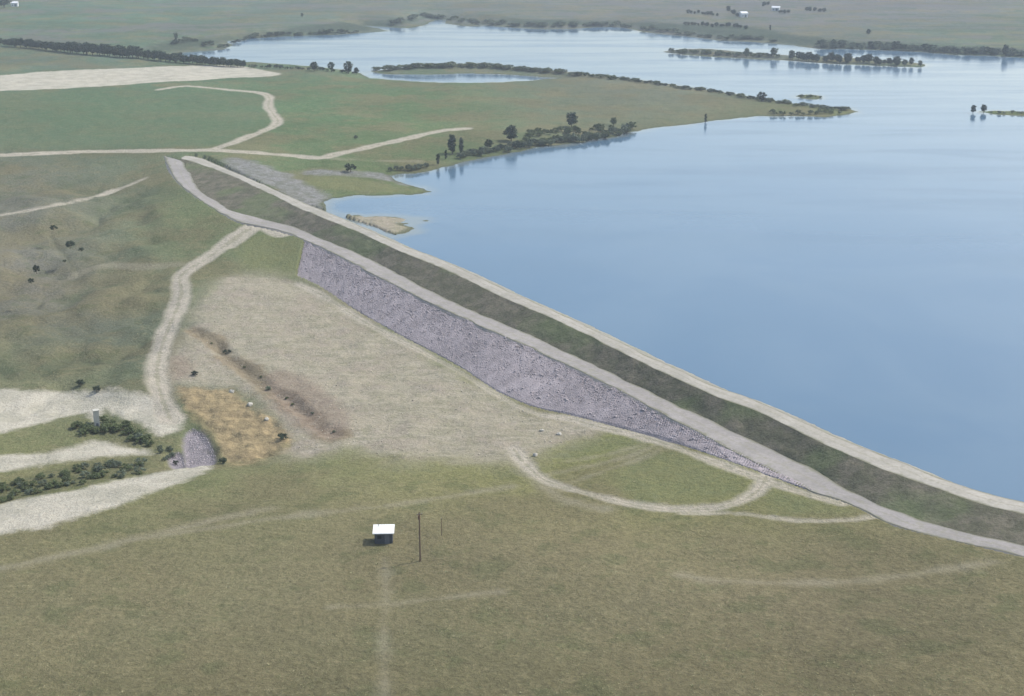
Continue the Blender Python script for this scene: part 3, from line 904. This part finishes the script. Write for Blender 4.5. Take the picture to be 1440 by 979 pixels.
# loose stone on the outlet apron
ca = ground_at(rng.uniform(236, 306, 900), rng.uniform(602, 657, 900))
ca = ca[np.maximum(poly_sd(ca[:, 0], ca[:, 1], wpoly(SLAB[0])), poly_sd(ca[:, 0], ca[:, 1], wpoly(SLAB[1]))) > .3]
ca[:, 2] = zgrid(ca[:, 0], ca[:, 1])
ap = stone_soup('apron_stones', ca, rng.uniform(.1, .26, len(ca)), M_STONE2, None, 8)
ap['kind'] = 'stuff'

# rubble on the bare ground
cand = ground_at(rng.uniform(250, 850, 5000), rng.uniform(390, 655, 5000))
sdv = poly_sd(cand[:, 0], cand[:, 1], wpoly(BARE[0]))
cand = cand[sdv > 1][:420]
cand[:, 2] = [zat(a, b_) for a, b_, _ in cand]
rb = stone_soup('rubble', cand, rng.uniform(.1, .32, len(cand)), M_STONE3, None, 6)
rb['kind'] = 'stuff'

# rough grass of the near slopes: low tussocks, far too many to count
def tussocks():
    r = np.random.default_rng(21)
    n = 80000
    rad = 150 + 330 * r.random(n) ** 1.25; an = np.radians(r.uniform(-25, 25, n))
    x, y = rad * np.sin(an), rad * np.cos(an)
    i = np.clip(np.searchsorted(rr, rad), 0, nr - 1) * nc + np.clip(np.searchsorted(th, an), 0, nc - 1)
    ok = (ATT['faint'][i] < -.3) & (ATT['road'][i] < -.6) & (ATT['pale'][i] < -1) & (ATT['bare'][i] < 0) & (ATT['ochre'][i] < -1) & (ATT['slab'][i] < -.5) & (info[i] > 3)
    ok &= ((x - dam_w[2][0]) * upv[0] + (y - dam_w[2][1]) * upv[1]) < -9
    ok &= fbm(x, y, 18, 4, 91) + .5 * r.random(n) > .12
    x, y = x[ok], y[ok]; n = len(x)
    z = zgrid(x, y)
    size = r.uniform(.16, .36, n) * (1 + (r.random(n) > .97) * .5)
    B = 6
    a = r.uniform(0, 6.28, (n, B)) ; lean = r.uniform(.35, 1.0, (n, B)); hgt = r.uniform(.3, .9, (n, B)) * .6
    c, s_ = np.cos(a), np.sin(a)
    S = size[:, None]
    root = np.stack([x, y, z - .04], 1)[:, None, :]
    w = .34 * S + 0 * a
    p0 = root + np.stack([-s_ * w, c * w, 0 * w], -1)
    p1 = root + np.stack([s_ * w, -c * w, 0 * w], -1)
    tip = root + np.stack([c * lean * S, s_ * lean * S, hgt * S], -1)
    V = np.stack([p0, p1, tip], 2).reshape(-1, 3)
    m, nt, b = new_mat('tussock_grass'); q = N(nt); p = q.pos()
    col = q.mix(q.step(q.noise(p, .11, 4), .38, .62), (.190, .182, .100), (.150, .165, .085))
    col = q.mix(q.step(q.noise(p, .9, 2), .5, .66), col, (.27, .25, .15))
    q.link(col, b.inputs['Base Color']); b.inputs['Roughness'].default_value = 1; b.inputs['Specular IOR Level'].default_value = 0
    o = mesh_np('grass', V, np.arange(len(V)).reshape(-1, 3), m, False)
    o['kind'] = 'stuff'
tussocks()

# ------------------------------------------------------------------ boulders
def boulder(px, py, size, label, mat=M_STONE, name='boulder'):
    b = bmesh.new(); bmesh.ops.create_icosphere(b, subdivisions=2, radius=1)
    sx, sy, sz = size * random.uniform(.6, 1.0), size * random.uniform(.55, .85), size * random.uniform(.45, .65)
    for v in b.verts:
        f = 1 + .5 * fbm(np.array([v.co.x * 3 + px]), np.array([v.co.y * 3 + v.co.z * 2 + py]), 1.6, 2, 4)[0]
        v.co = Vector((v.co.x * sx * f, v.co.y * sy * f, v.co.z * sz * f + sz * .5))
    me = bpy.data.meshes.new(name); b.to_mesh(me); b.free(); me.materials.append(mat)
    o = link(bpy.data.objects.new(name, me)); o.location = spot(px, py, .1)
    return tag(o, label, 'boulder', 'boulders round the excavation')
boulder(326, 552, 1.0, 'pale boulder on the upper rim of the ochre bank')
boulder(352, 570, 1.2, 'large pale boulder halfway down the right rim of the ochre bank')
boulder(375, 590, 1.0, 'pale boulder on the right rim of the ochre bank, lowest of the three there')
boulder(762, 606, .9, 'pale boulder on bare ground just left of another below the riprap toe')
boulder(786, 611, .9, 'pale boulder lying between the riprap toe and the green patch')
boulder(753, 641, .9, 'pale boulder at the head of the looping dirt track')

# ------------------------------------------------------------------ trees and shrubs
def tree_mesh(kind, seed):
    """unit-height tree: returns bark (verts, quads) and leaf (verts, quads)"""
    r = random.Random(seed)
    bv, bf = [], []
    def tube(p0, p1, r0, r1):
        d = (p1 - p0); a = d.orthogonal().normalized(); c = d.normalized().cross(a); i = len(bv)
        for p, q in ((p0, r0), (p1, r1)):
            for j in range(6):
                an = j * math.pi / 3; bv.append(p + a * (q * math.cos(an)) + c * (q * math.sin(an)))
        for j in range(6): bf.append((i + j, i + (j + 1) % 6, i + 6 + (j + 1) % 6, i + 6 + j))
    P = {'round': (.30, .34, .64, 13, 1.0), 'tall': (.16, .22, .60, 13, 1.5), 'bush': (.52, .5, .5, 11, .8), 'thin': (.10, .16, .58, 8, 2.0)}[kind]
    rad, lo, cz, nb, _ = P
    top = Vector((r.uniform(-.03, .03), r.uniform(-.03, .03), .72 if kind != 'bush' else .35))
    tube(Vector((0, 0, -.04)), top * .55, .028, .02); tube(top * .55, top, .02, .008)
    blobs = []
    for i in range(nb):
        an = i * 2.4 + r.uniform(-.5, .5); h = lo * .75 + (1 - lo * .75) * (i + .5) / nb * .93
        wid = rad * (math.sin(math.pi * min(1, max(.12, (h - lo * .4) / (1.06 - lo * .4)))) ** .7)
        c = Vector((math.cos(an) * wid * r.uniform(.3, .95), math.sin(an) * wid * r.uniform(.3, .95), h * (1 if kind != 'bush' else .8)))
        s = r.uniform(.09, .17) * (1.25 if kind in ('round', 'bush') else .8)
        blobs.append((c, s)); tube(top * r.uniform(.4, .9), c, .010, .004)
    lv, lf = [], []
    for c, s in blobs:
        for j in range(84):
            d = Vector((r.gauss(0, 1), r.gauss(0, 1), r.gauss(0, 1))).normalized() * s * r.random() ** .4
            p = c + Vector((d.x, d.y, d.z * .8))
            p.z = max(p.z, .02)
            nrm = (d.normalized() * .7 + Vector((r.gauss(0, 1), r.gauss(0, 1), r.gauss(0, 1) + .4)) * .6).normalized()
            u = nrm.orthogonal().normalized(); u.rotate(__import__('mathutils').Quaternion(nrm, r.uniform(0, 6.28))); w = nrm.cross(u)
            q = r.uniform(.028, .054)
            i = len(lv)
            lv.extend([p - u * q, p + w * q * .8, p + u * q, p - w * q * .8]); lf.append((i, i + 1, i + 2, i + 3))
    return bv, bf, lv, lf

def build_mesh(name, V, Fq, mats, mi=None):
    me = bpy.data.meshes.new(name); me.from_pydata([v[:] for v in V], [], Fq)
    for m in mats: me.materials.append(m)
    if mi is not None: me.polygons.foreach_set('material_index', mi)
    return me

LIB = {}
def tree_lib(kind, leaf, var):
    key = (kind, leaf, var)
    if key not in LIB:
        bv, bf, lv, lf = tree_mesh(kind, hash((kind, var)) % 9999 if False else (len(kind) * 131 + ord(kind[0]) * 7 + var * 17))
        both = build_mesh('tree', bv + lv, bf + [tuple(i + len(bv) for i in f) for f in lf], [M_BARK, M_LEAF[leaf]],
                          np.array([0] * len(bf) + [1] * len(lf), np.int32))
        LIB[key] = (build_mesh('trunk', bv, bf, [M_BARK]), build_mesh('crown', lv, lf, [M_LEAF[leaf]]), both)
    return LIB[key]

QUEUE = []
def plant(*a, **k):
    if len(a) > 5 and a[5] == 'bush' and len(a) > 8 and a[8]: QUEUE.append((a[2], a, k))
    else: put(*a, **k)

def put(px, py, hpx, kind, leaf, name, label, cat, group=None, wide=1.0, parts=False, sink=.1, at=None):
    p = at if at is not None else spot(px, py, sink)
    if p.y > 420 and p.z < -.3: p.z = -.3
    h = hpx / scale_at(p)
    t, c, both = tree_lib(kind, leaf, random.randrange(4))
    rz = random.uniform(0, 6.28)
    sc = (h * wide, h * wide, h)
    if parts:
        o = empty(name, p, rz)
        for nm, me in (('trunk', t), ('crown', c)):
            k = link(bpy.data.objects.new(nm, me), o); k.scale = sc
    else:
        o = link(bpy.data.objects.new(name, both)); o.location = p; o.rotation_euler = (0, 0, rz); o.scale = sc
    return tag(o, label, cat, group)

# lake-shore trees that stand alone
plant(636, 217, 28, 'tall', 0, 'tree', 'tallest dark tree on the near lake shore, past the end of the pale track', 'tree', None, 1.15, True)
plant(649, 216, 23, 'tall', 2, 'tree', 'slim grey tree just right of the tallest dark shore tree', 'tree', None, .8, True)
plant(616, 232, 17, 'thin', 0, 'tree', 'thin dark sapling at the water edge left of the tallest shore tree', 'tree', None, 1.0, True)
plant(627, 224, 14, 'thin', 0, 'tree', 'small thin tree between the sapling and the tallest shore tree', 'tree', None, 1.0, True)
plant(719, 199, 22, 'round', 0, 'tree', 'round dark tree on the lake shore with a bush on either side', 'tree', None, 1.5, True)
plant(687, 209, 13, 'round', 0, 'tree', 'small dark round tree on the shore between the tallest tree and the round one', 'tree', None, 1.3, True)
plant(804, 179, 21, 'round', 0, 'tree', 'dark tree standing back on the peninsula grass above the shore thicket', 'tree', None, 1.2, True)
plant(863, 177, 12, 'round', 1, 'tree', 'olive tree on the peninsula grass right of the dark one', 'tree', None, 1.2, True)
plant(992, 173, 14, 'thin', 0, 'tree', 'thin lone tree standing in the shallows off the peninsula shore', 'tree', None, .9, True)
plant(1071, 143, 14, 'round', 0, 'tree', 'dark round tree on the far edge of the peninsula near its tip', 'tree', None, 1.3, True)
plant(493, 242, 14, 'bush', 0, 'bush', 'dark bush on the grass beside the pale spit', 'bush', None, 1.3, True)
plant(500, 196, 7, 'bush', 2, 'bush', 'small grey bush above the pale track', 'bush', None, 1.0)

def along(poly, n, jx=3, jy=1):
    q = smooth(poly, 8); s = np.r_[0, np.cumsum(np.linalg.norm(np.diff(q, axis=0), axis=1))]
    for i in range(n):
        t = (i + random.uniform(.2, .8)) / n * s[-1]
        yield np.interp(t, s, q[:, 0]) + random.uniform(-jx, jx), np.interp(t, s, q[:, 1]) + random.uniform(-jy, jy)

for x, y in along([(548,240),(560,240),(585,239),(604,236)], 8, 2, 1.5):
    plant(x, y, random.uniform(7, 10), 'bush', 2, 'bush', 'grey bush in the low clump at the head of the bay', 'bush', 'bushes at the head of the bay', 1.3)
for x, y in along([(646,222),(680,216),(700,213),(735,206)], 30, 4, 4):
    plant(x, y, random.uniform(7, 12), 'bush', random.choice([0, 2, 2]), 'bush', 'bush in the shore thicket round the tallest tree', 'bush', 'bushes along the near lake shore', 1.2)
for x, y in along([(735,205),(770,203),(800,200),(830,197),(860,191),(890,184)], 56, 4, 3):
    plant(x, y, random.uniform(8, 13), 'bush', random.choice([2, 2, 1]), 'bush', 'bush in the long shore thicket below the peninsula grass', 'bush', 'bushes along the peninsula shore', 1.3)
for x, y in along([(735,192),(770,190),(800,188),(830,186),(860,183)], 26, 8, 4):
    plant(x, y, random.uniform(6, 10), 'bush', 1, 'bush', 'olive bush on the grass slope behind the shore thicket', 'bush', 'olive bushes behind the thicket', 1.4)
for x, y in along([(800,104),(850,109),(900,115),(950,122),(1000,129),(1060,139),(1110,146),(1150,151),(1190,155)], 90, 5, .8):
    plant(x, y + 1, random.uniform(4, 7), 'bush', random.choice([0, 2, 2, 1]), 'bush', 'low dark bush along the far edge of the peninsula', 'bush', 'bushes along the peninsula far edge', 2.2)
for x, y in along([(1080,160),(1110,161),(1150,161),(1185,159)], 14, 5, 1.5):
    plant(x, y, random.uniform(5, 8), 'bush', 1, 'bush', 'olive bush on the tip of the peninsula', 'bush', 'bushes on the peninsula tip', 1.4)
for x, y in along([(524,100),(560,97),(600,95),(640,94),(690,95),(740,99),(790,103)], 60, 5, 1):
    plant(x, y, random.uniform(5, 8), 'bush', random.choice([2, 2, 1]), 'bush', 'grey bush on the narrow neck between lake and pond', 'bush', 'bushes on the neck beside the pond', 2.2)
for x, y in along([(-80,58),(0,62),(60,68),(130,75),(200,81),(250,86),(300,90),(345,93)], 96, 2, .8):
    f = 1 + .35 * math.exp(-((x - 150) / 80) ** 2)
    plant(x, y + 2, random.uniform(9, 13) * f, 'round', 0, 'tree', 'dark tree in the long windbreak row behind the pale field', 'tree', 'windbreak trees', 1.5)
for x, y in along([(350,94),(380,95),(410,97),(450,98),(500,104)], 22, 3, .8):
    plant(x, y + 1, random.uniform(4, 7), 'bush', random.choice([0, 2]), 'bush', 'low dark bush on the near bank of the far lake arm', 'bush', 'bushes at the end of the windbreak', 1.4)
plant(442, 100, 13, 'round', 0, 'tree', 'leftmost of the three taller trees where the windbreak meets the lake', 'tree', None, 1.2, True)
plant(466, 101, 14, 'round', 0, 'tree', 'middle one of the three taller trees where the windbreak meets the lake', 'tree', None, 1.0, True)
plant(490, 104, 18, 'round', 0, 'tree', 'tallest of the three trees where the windbreak meets the lake', 'tree', None, 1.1, True)
plant(501, 105, 10, 'round', 0, 'tree', 'short dark tree beside the pond entrance right of the tallest windbreak tree', 'tree', None, 1.2, True)

# islands
for x, y in along([(1110,82),(1140,84),(1170,85),(1200,87),(1240,89),(1270,91)], 40, 4, 1.5):
    plant(x, y + 2, random.uniform(7, 13), 'round', 0, 'tree', 'dark tree crowding the right half of the long wooded island', 'tree', 'trees on the long island', 1.3)
for x, y in along([(940,74),(980,74),(1030,77),(1090,80)], 40, 5, 1.5):
    plant(x, y + 1, random.uniform(4, 8), 'bush', random.choice([1, 2]), 'bush', 'low bush on the grassy left end of the long island', 'bush', 'bushes on the long island', 1.5)
plant(1050, 81, 13, 'round', 2, 'tree', 'grey tree near the middle of the long island with bare grass to its left', 'tree', None, 1.1, True)
plant(1088, 80, 13, 'round', 2, 'tree', 'rounded tree right of the island middle, standing clear of the dark grove', 'tree', None, 1.3, True)
plant(1281, 92, 11, 'round', 0, 'tree', 'dark tree standing alone past the grove on the long island', 'tree', None, 1.0, True)
plant(1294, 94, 9, 'round', 2, 'tree', 'last tree on the right tip of the long island', 'tree', None, 1.2, True)
plant(1368, 158, 12, 'round', 0, 'tree', 'left tree of the pair at the end of the low right-hand islet', 'tree', None, 1.1, True, at=Vector((*[float(v) for v in un(1368, 159.5, 0)], -.1)))
plant(1383, 159, 12, 'round', 0, 'tree', 'right tree of the pair at the end of the low right-hand islet', 'tree', None, 1.1, True)
for x, y in along([(1392,158),(1440,159),(1520,161)], 18, 3, .8):
    plant(x, y + 1, random.uniform(3, 5), 'bush', 2, 'bush', 'low grey bush on the low right-hand islet', 'bush', 'bushes on the islet', 1.6)
for x, y in along([(1122,136),(1154,137)], 7, 2, .8):
    plant(x, y + .5, random.uniform(3, 5), 'bush', 1, 'bush', 'green bush on the tiny islet off the peninsula', 'bush', 'bushes on the tiny islet', 1.6)

# far shore
for x, y in along([(1150,67),(1200,68),(1250,69),(1300,71),(1350,75),(1440,78),(1500,80)], 84, 4, 1.8):
    plant(x, y, random.uniform(6, 11), 'bush' if random.random() < .5 else 'round', random.choice([0, 2, 2]), 'bush', 'hazy bush on the far lake shore behind the long island', 'bush', 'bushes along the far shore', 1.8)
plant(1413, 82, 18, 'round', 0, 'tree', 'tall hazy tree on the far shore near the right edge', 'tree', None, .9, True)
plant(1156, 68, 13, 'round', 2, 'tree', 'left tree of two on the far shore behind the island grove', 'tree', None, 1.0, True)
plant(1171, 69, 14, 'round', 2, 'tree', 'right tree of two on the far shore behind the island grove', 'tree', None, 1.0, True)
plant(1083, 43, 8, 'thin', 0, 'tree', 'small dark lone tree on the far plain below the farm', 'tree', None, 1.3, True)
plant(1221, 49, 8, 'round', 0, 'tree', 'small lone tree on the far plain right of the farm', 'tree', None, 1.2, True)
for a, n, lab, g in (([(965,19),(985,20),(1012,23)], 10, 'tree in the upper shelter row left of the white farm building', 'upper shelter row'),
                     ([(962,36),(1000,38),(1034,39),(1050,42)], 20, 'tree in the lower shelter row in front of the farm', 'lower shelter row'),
                     ([(1022,14),(1030,20),(1038,25)], 7, 'tree in the short slanting row beside the white farm building', 'slanting shelter row'),
                     ([(1072,9),(1082,8)], 4, 'tree in the clump beside the grey farm building', 'clump by the grey building'),
                     ([(1096,19),(1112,19)], 6, 'tree in the short row below the grey farm building', 'row below the grey building'),
                     ([(1132,16),(1158,17)], 8, 'tree in the short row on the far plain right of the farm', 'row right of the farm')):
    for x, y in along(a, n, 2, .8):
        plant(x, y, random.uniform(4, 6.5), 'round', 0, 'tree', 'hazy ' + lab, 'tree', g, 1.5)
for x, y in along([(235,62),(262,58),(285,62),(310,66),(360,53),(430,49),(500,46)], 46, 7, 2):
    plant(x, y, random.uniform(4, 7), 'bush', random.choice([0, 2]), 'bush', 'hazy bush on the far bank of the narrow lake arm', 'bush', 'bushes on the far bank of the lake arm', 2.0)
for x, y in along([(545,38),(600,25),(660,34),(760,39),(840,37),(900,42),(960,50),(1020,56),(1090,60)], 84, 8, 1.8):
    plant(x, y - 2, random.uniform(4, 7), 'bush', 2, 'bush', 'faint bush on the far lake shore left of the farm', 'bush', 'bushes on the distant shore', 2.4)
plant(248, 56, 10, 'round', 2, 'tree', 'lone grey tree above the narrow end of the lake arm', 'tree', None, 1.1, True)
plant(425, 24, 6, 'round', 2, 'tree', 'faint lone tree on the far plain above the lake arm', 'tree', None, 1.2)
plant(6, 11, 17, 'round', 0, 'tree', 'very dark tree in the top left corner', 'tree', None, 1.6, True)
plant(-6, 10, 16, 'round', 0, 'tree', 'dark tree cut by the left edge in the top corner', 'tree', None, 1.5, True)

# valley shrubs
for x, y, h, lab, w in ((78,349,9,'upper dark shrub in the grassy valley, highest of the creek shrubs',1.4),(101,375,12,'dark shrub in the creek below the upper one',1.5),
      (117,383,7,'small grey shrub right of the dark creek shrub',1.3),(56,425,14,'dark upright shrub at the bend of the creek',.9),(48,436,9,'low dark shrub beside the upright creek shrub',1.2),
      (114,542,10,'dark shrub just above the sandy bank, left of two',1.4),(136,551,11,'dark shrub just above the sandy bank, right of two',1.2),(398,618,11,'dark shrub at the right corner of the ochre bank',1.6),
      (314,652,10,'dark shrub at the lower tip of the ochre bank',1.5),(274,528,8,'brown shrub beside the red-brown soil patch',1.5),(320,498,8,'dark shrub at the head of the gully',1.6),(247,654,9,'dark shrub beside the outlet apron',1.0),
      (94,405,5,'tiny dark shrub between the creek shrubs',1.2)):
    plant(x, y, h, 'bush', 0, 'shrub', lab, 'shrub', None, w, True)
for x, y in along([(108,604),(128,604),(150,600),(175,606),(200,618),(210,628)], 40, 6, 8):
    plant(x, y, random.uniform(7, 14), 'bush', random.choice([1, 1, 2]), 'shrub', 'olive shrub in the thicket between the two sandy banks', 'shrub', 'shrubs between the sandy banks', 1.5)
for x, y in along([(-10,700),(40,688),(90,676),(140,665),(180,660),(205,655)], 70, 6, 11):
    plant(x, y, random.uniform(5, 12), 'bush', random.choice([1, 1, 2]), 'shrub', 'olive shrub in the thicket above the pale track', 'shrub', 'shrubs above the pale track', 1.6)
for x, y in along([(225,632),(240,640),(232,648)], 7, 6, 4):
    plant(x, y, random.uniform(6, 9), 'bush', 2, 'shrub', 'grey shrub round the end of the outlet channel', 'shrub', 'shrubs by the outlet', 1.3)
for x, y in along([(290,478),(330,506),(380,548),(430,582),(466,610)], 9, 9, 6):
    plant(x, y, random.uniform(2.5, 7), 'bush', random.choice([1, 2]), 'shrub', 'low olive shrub along the gully through the bare ground', 'shrub', 'shrubs along the gully', 1.6)

QUEUE.sort(key=lambda q: -q[0])
for _, a, k in QUEUE[:290]: put(*a, **k)
SV, SF, SM, off = [], [], [], 0
for _, a, k in QUEUE[290:]:
    p = spot(a[0], a[1], .1); p.z = max(p.z, -.3)
    h = a[2] / scale_at(p); w = a[9] if len(a) > 9 else 1.0
    me = tree_lib(a[3], a[4], random.randrange(4))[1]
    co = np.empty(len(me.vertices) * 3, np.float32); me.vertices.foreach_get('co', co); co = co.reshape(-1, 3)
    t = random.uniform(0, 6.28); c_, s_ = math.cos(t), math.sin(t)
    SV.append(np.stack([(co[:, 0] * c_ - co[:, 1] * s_) * h * w + p.x, (co[:, 0] * s_ + co[:, 1] * c_) * h * w + p.y, co[:, 2] * h + p.z], 1))
    SF.append(np.arange(len(co)).reshape(-1, 4) + off); off += len(co); SM.append(a[4])
scrub = mesh_np('shore_scrub', np.vstack(SV), np.vstack(SF), M_LEAF, False)
scrub.data.polygons.foreach_set('material_index', np.repeat(np.array(SM, np.int32), [len(f) for f in SF]))
scrub['kind'] = 'stuff'

# ------------------------------------------------------------------ hut, poles, farm
def box_bm(bm, cx, cy, cz, sx, sy, sz, bevel=0.0):
    r = bmesh.ops.create_cube(bm, size=1)
    for v in r['verts']: v.co = Vector((v.co.x * sx + cx, v.co.y * sy + cy, v.co.z * sz + cz))
    if bevel: bmesh.ops.bevel(bm, geom=list({e for v in r['verts'] for e in v.link_edges}), offset=bevel, segments=2, affect='EDGES')
    return r['verts']

def part(name, parent, mat, fn):
    bm = bmesh.new(); fn(bm)
    me = bpy.data.meshes.new(name); bm.to_mesh(me); bm.free(); me.materials.append(mat)
    return link(bpy.data.objects.new(name, me), parent)

hp = spot(540, 761, .05)
hut = empty('instrument_hut', hp, math.radians(2))
tag(hut, 'small dark hut with a flat white roof alone on the grassy hillside', 'hut')
HW, HD, HH = 3.5, 2.6, 2.5
part('wall', hut, M_WALL, lambda b: box_bm(b, 0, 0, HH / 2 - .2, HW, HD, HH + .4, .03))
def roof_fn(b):
    vs = box_bm(b, 0, 0, HH + .10, HW + .7, HD + .9, .16, 0)
    for v in vs: v.co.z += .10 * v.co.y
    for i in range(8): 
        vs = box_bm(b, -HW / 2 + i * HW / 7, 0, HH + .2, .06, HD + .9, .05)
        for v in vs: v.co.z += .10 * v.co.y
part('roof', hut, M_ROOF, roof_fn)
d = part('door', hut, M_DOOR, lambda b: box_bm(b, .7, -HD / 2 - .02, 1.0, .95, .06, 2.0, .01))
part('handle', d, M_TIN, lambda b: box_bm(b, .36, -HD / 2 - .08, 1.0, .05, .08, .16))
part('window', hut, M_GLASS, lambda b: box_bm(b, -.8, -HD / 2 - .015, 1.45, .8, .05, .6, .01))
part('vent_pipe', hut, M_TIN, lambda b: bmesh.ops.create_cone(b, cap_ends=True, segments=10, radius1=.07, radius2=.07, depth=.7, matrix=__import__('mathutils').Matrix.Translation((-1.1, 1.0, HH + .45))))

def cone(b, p, r1, r2, h, seg=12):
    bmesh.ops.create_cone(b, cap_ends=True, segments=seg, radius1=r1, radius2=r2, depth=h, matrix=__import__('mathutils').Matrix.Translation((p[0], p[1], p[2] + h / 2)))
pp = spot(591, 789, .1)
hpole = 68 / scale_at(pp) / .90
pole = empty('utility_pole', pp, math.radians(20))
tag(pole, 'tall weathered brown wooden pole standing right of the white-roofed hut', 'pole')
part('post', pole, M_POLE, lambda b: cone(b, (0, 0, -.3), .17, .12, hpole + .3))
part('crossarm', pole, M_POLE, lambda b: box_bm(b, 0, -.14, hpole - .45, 1.1, .1, .12, .01))
for sx in (-.45, 0, .45):
    part('insulator', pole, M_TIN, lambda b: cone(b, (sx, -.14, hpole - .39), .05, .035, .2, 8))
part('transformer', pole, plain('rusty_can', (.16, .07, .05), .7, .2), lambda b: cone(b, (.05, .34, hpole - 1.7), .22, .22, .8))
p2 = spot(621, 753, .1)
h2 = 24 / scale_at(p2) / .9
post = empty('marker_post', p2)
tag(post, 'short thin grey-brown post in the grass right of the tall wooden pole', 'post')
part('shaft', post, M_POLE, lambda b: cone(b, (0, 0, -.3), .07, .06, h2 + .3, 8))
part('cap', post, M_TIN, lambda b: cone(b, (0, 0, h2 + .002), .08, .03, .12, 8))

gp = spot(137, 603, .2)
hg = 26 / scale_at(gp) / .92
gt = empty('gauge_tower', gp, .4)
tag(gt, 'small pale upright concrete gauge tower beside the shrubs on the sandy bank', 'tower')
M_CONC = plain('pale_concrete', (.42, .41, .36), .9, .12, 1.2)
part('shaft', gt, M_CONC, lambda b: box_bm(b, 0, 0, hg / 2 - .3, 1.3, 1.3, hg + .6, .04))
part('cap', gt, M_CONC, lambda b: box_bm(b, 0, 0, hg + .11, 1.6, 1.6, .2, .03))
part('hatch', gt, M_DOOR, lambda b: box_bm(b, 0, -.67, 1.2, .6, .06, 1.5, .01))

def farm(px, py, w, dpt, h, label, wall, roof, rz=0.0):
    p = spot(px, py, .3)
    o = empty('farm_building', p, rz); tag(o, label, 'building')
    part('wall', o, wall, lambda b: box_bm(b, 0, 0, h / 2, w, dpt, h))
    def rf(b):
        e = .4; rise = dpt * .22
        for sgn in (-1, 1):
            v = [b.verts.new(q) for q in ((-w/2-e, sgn*(dpt/2+e), h-.1), (w/2+e, sgn*(dpt/2+e), h-.1), (w/2+e, 0, h+rise), (-w/2-e, 0, h+rise),
                                          (-w/2-e, sgn*(dpt/2+e), h+.1), (w/2+e, sgn*(dpt/2+e), h+.1), (w/2+e, 0, h+rise+.2), (-w/2-e, 0, h+rise+.2))]
            for f in ((0,1,2,3),(4,5,6,7),(0,1,5,4),(2,3,7,6),(1,2,6,5),(0,3,7,4)): b.faces.new([v[i] for i in f])
        bmesh.ops.recalc_face_normals(b, faces=b.faces)
    part('roof', o, roof, rf)
    part('gable', o, wall, lambda b: [b.faces.new([b.verts.new(q) for q in ((s*w/2, -dpt/2, h), (s*w/2, dpt/2, h), (s*w/2, 0, h + dpt*.2))]) for s in (-1, 1)])
    part('door', o, M_DOOR, lambda b: box_bm(b, w * .15, -dpt / 2 - .03, 1.4, 2.4, .1, 2.8))
    part('window', o, M_GLASS, lambda b: box_bm(b, -w * .28, -dpt / 2 - .03, 1.7, 1.2, .1, 1.0))
    return o
farm(1045, 24, 7, 7, 4.2, 'white farm building among shelter rows on the far plain', M_FARMWALL, M_FARMROOF, .3)
farm(1091, 15, 8, 6, 3.5, 'pale grey farm building right of the white one', plain('grey_boards', (.5, .52, .53), .7, .1), M_FARMROOF, -.3)
farm(21, 9, 7, 6, 4, 'small white building beside the dark trees in the top left corner', M_FARMWALL, M_FARMROOF, .2)

# ------------------------------------------------------------------ air
bm = bmesh.new(); box_bm(bm, 0, 1700, 56, 7000, 4300, 156)
me = bpy.data.meshes.new('haze'); bm.to_mesh(me); bm.free()
hz = bpy.data.materials.new('haze'); hz.use_nodes = True; nt = hz.node_tree; nt.nodes.clear()
ho = nt.nodes.new('ShaderNodeOutputMaterial'); hv = nt.nodes.new('ShaderNodeVolumePrincipled')
hv.inputs['Color'].default_value = (.80, .90, 1, 1); hv.inputs['Density'].default_value = .00013; hv.inputs['Anisotropy'].default_value = .2
nt.links.new(hv.outputs[0], ho.inputs['Volume']); me.materials.append(hz)
haze = link(bpy.data.objects.new('haze', me)); haze['kind'] = 'stuff'

# ------------------------------------------------------------------ light, sky, camera
SUN_EL = math.radians(50); SUN_AZ = math.atan2(.90, .43)
sv = Vector((math.sin(SUN_AZ) * math.cos(SUN_EL), math.cos(SUN_AZ) * math.cos(SUN_EL), math.sin(SUN_EL)))
ld = bpy.data.lights.new('sun', 'SUN'); ld.energy = 2.6; ld.angle = math.radians(.5); ld.color = (1, .97, .91)
lo = link(bpy.data.objects.new('sun', ld)); lo.rotation_euler = (-sv).to_track_quat('-Z', 'Y').to_euler()
wd = bpy.data.worlds.new('World'); SC.world = wd; wd.use_nodes = True
nt = wd.node_tree; bg = nt.nodes['Background']
sky = nt.nodes.new('ShaderNodeTexSky'); sky.sky_type = 'NISHITA'; sky.sun_disc = False
sky.sun_elevation = SUN_EL; sky.sun_rotation = SUN_AZ; sky.dust_density = 3.0; sky.air_density = 1.15; sky.ozone_density = 1.2
nt.links.new(sky.outputs[0], bg.inputs[0]); bg.inputs[1].default_value = .15

cd = bpy.data.cameras.new('camera'); cd.sensor_fit = 'HORIZONTAL'; cd.sensor_width = 36; cd.lens = F / W0 * 36
cd.clip_start = 1; cd.clip_end = 9000
cam = link(bpy.data.objects.new('camera', cd)); cam.location = (0, 0, CAMZ); cam.rotation_euler = (math.pi / 2 - PITCH, 0, 0)
SC.camera = cam
SC.view_settings.view_transform = 'Standard'; SC.view_settings.look = 'None'; SC.view_settings.exposure = 0.6; SC.view_settings.gamma = 1
SC.view_settings.use_curve_mapping = False
SC.cycles.volume_bounces = 1; SC.cycles.max_bounces = 5
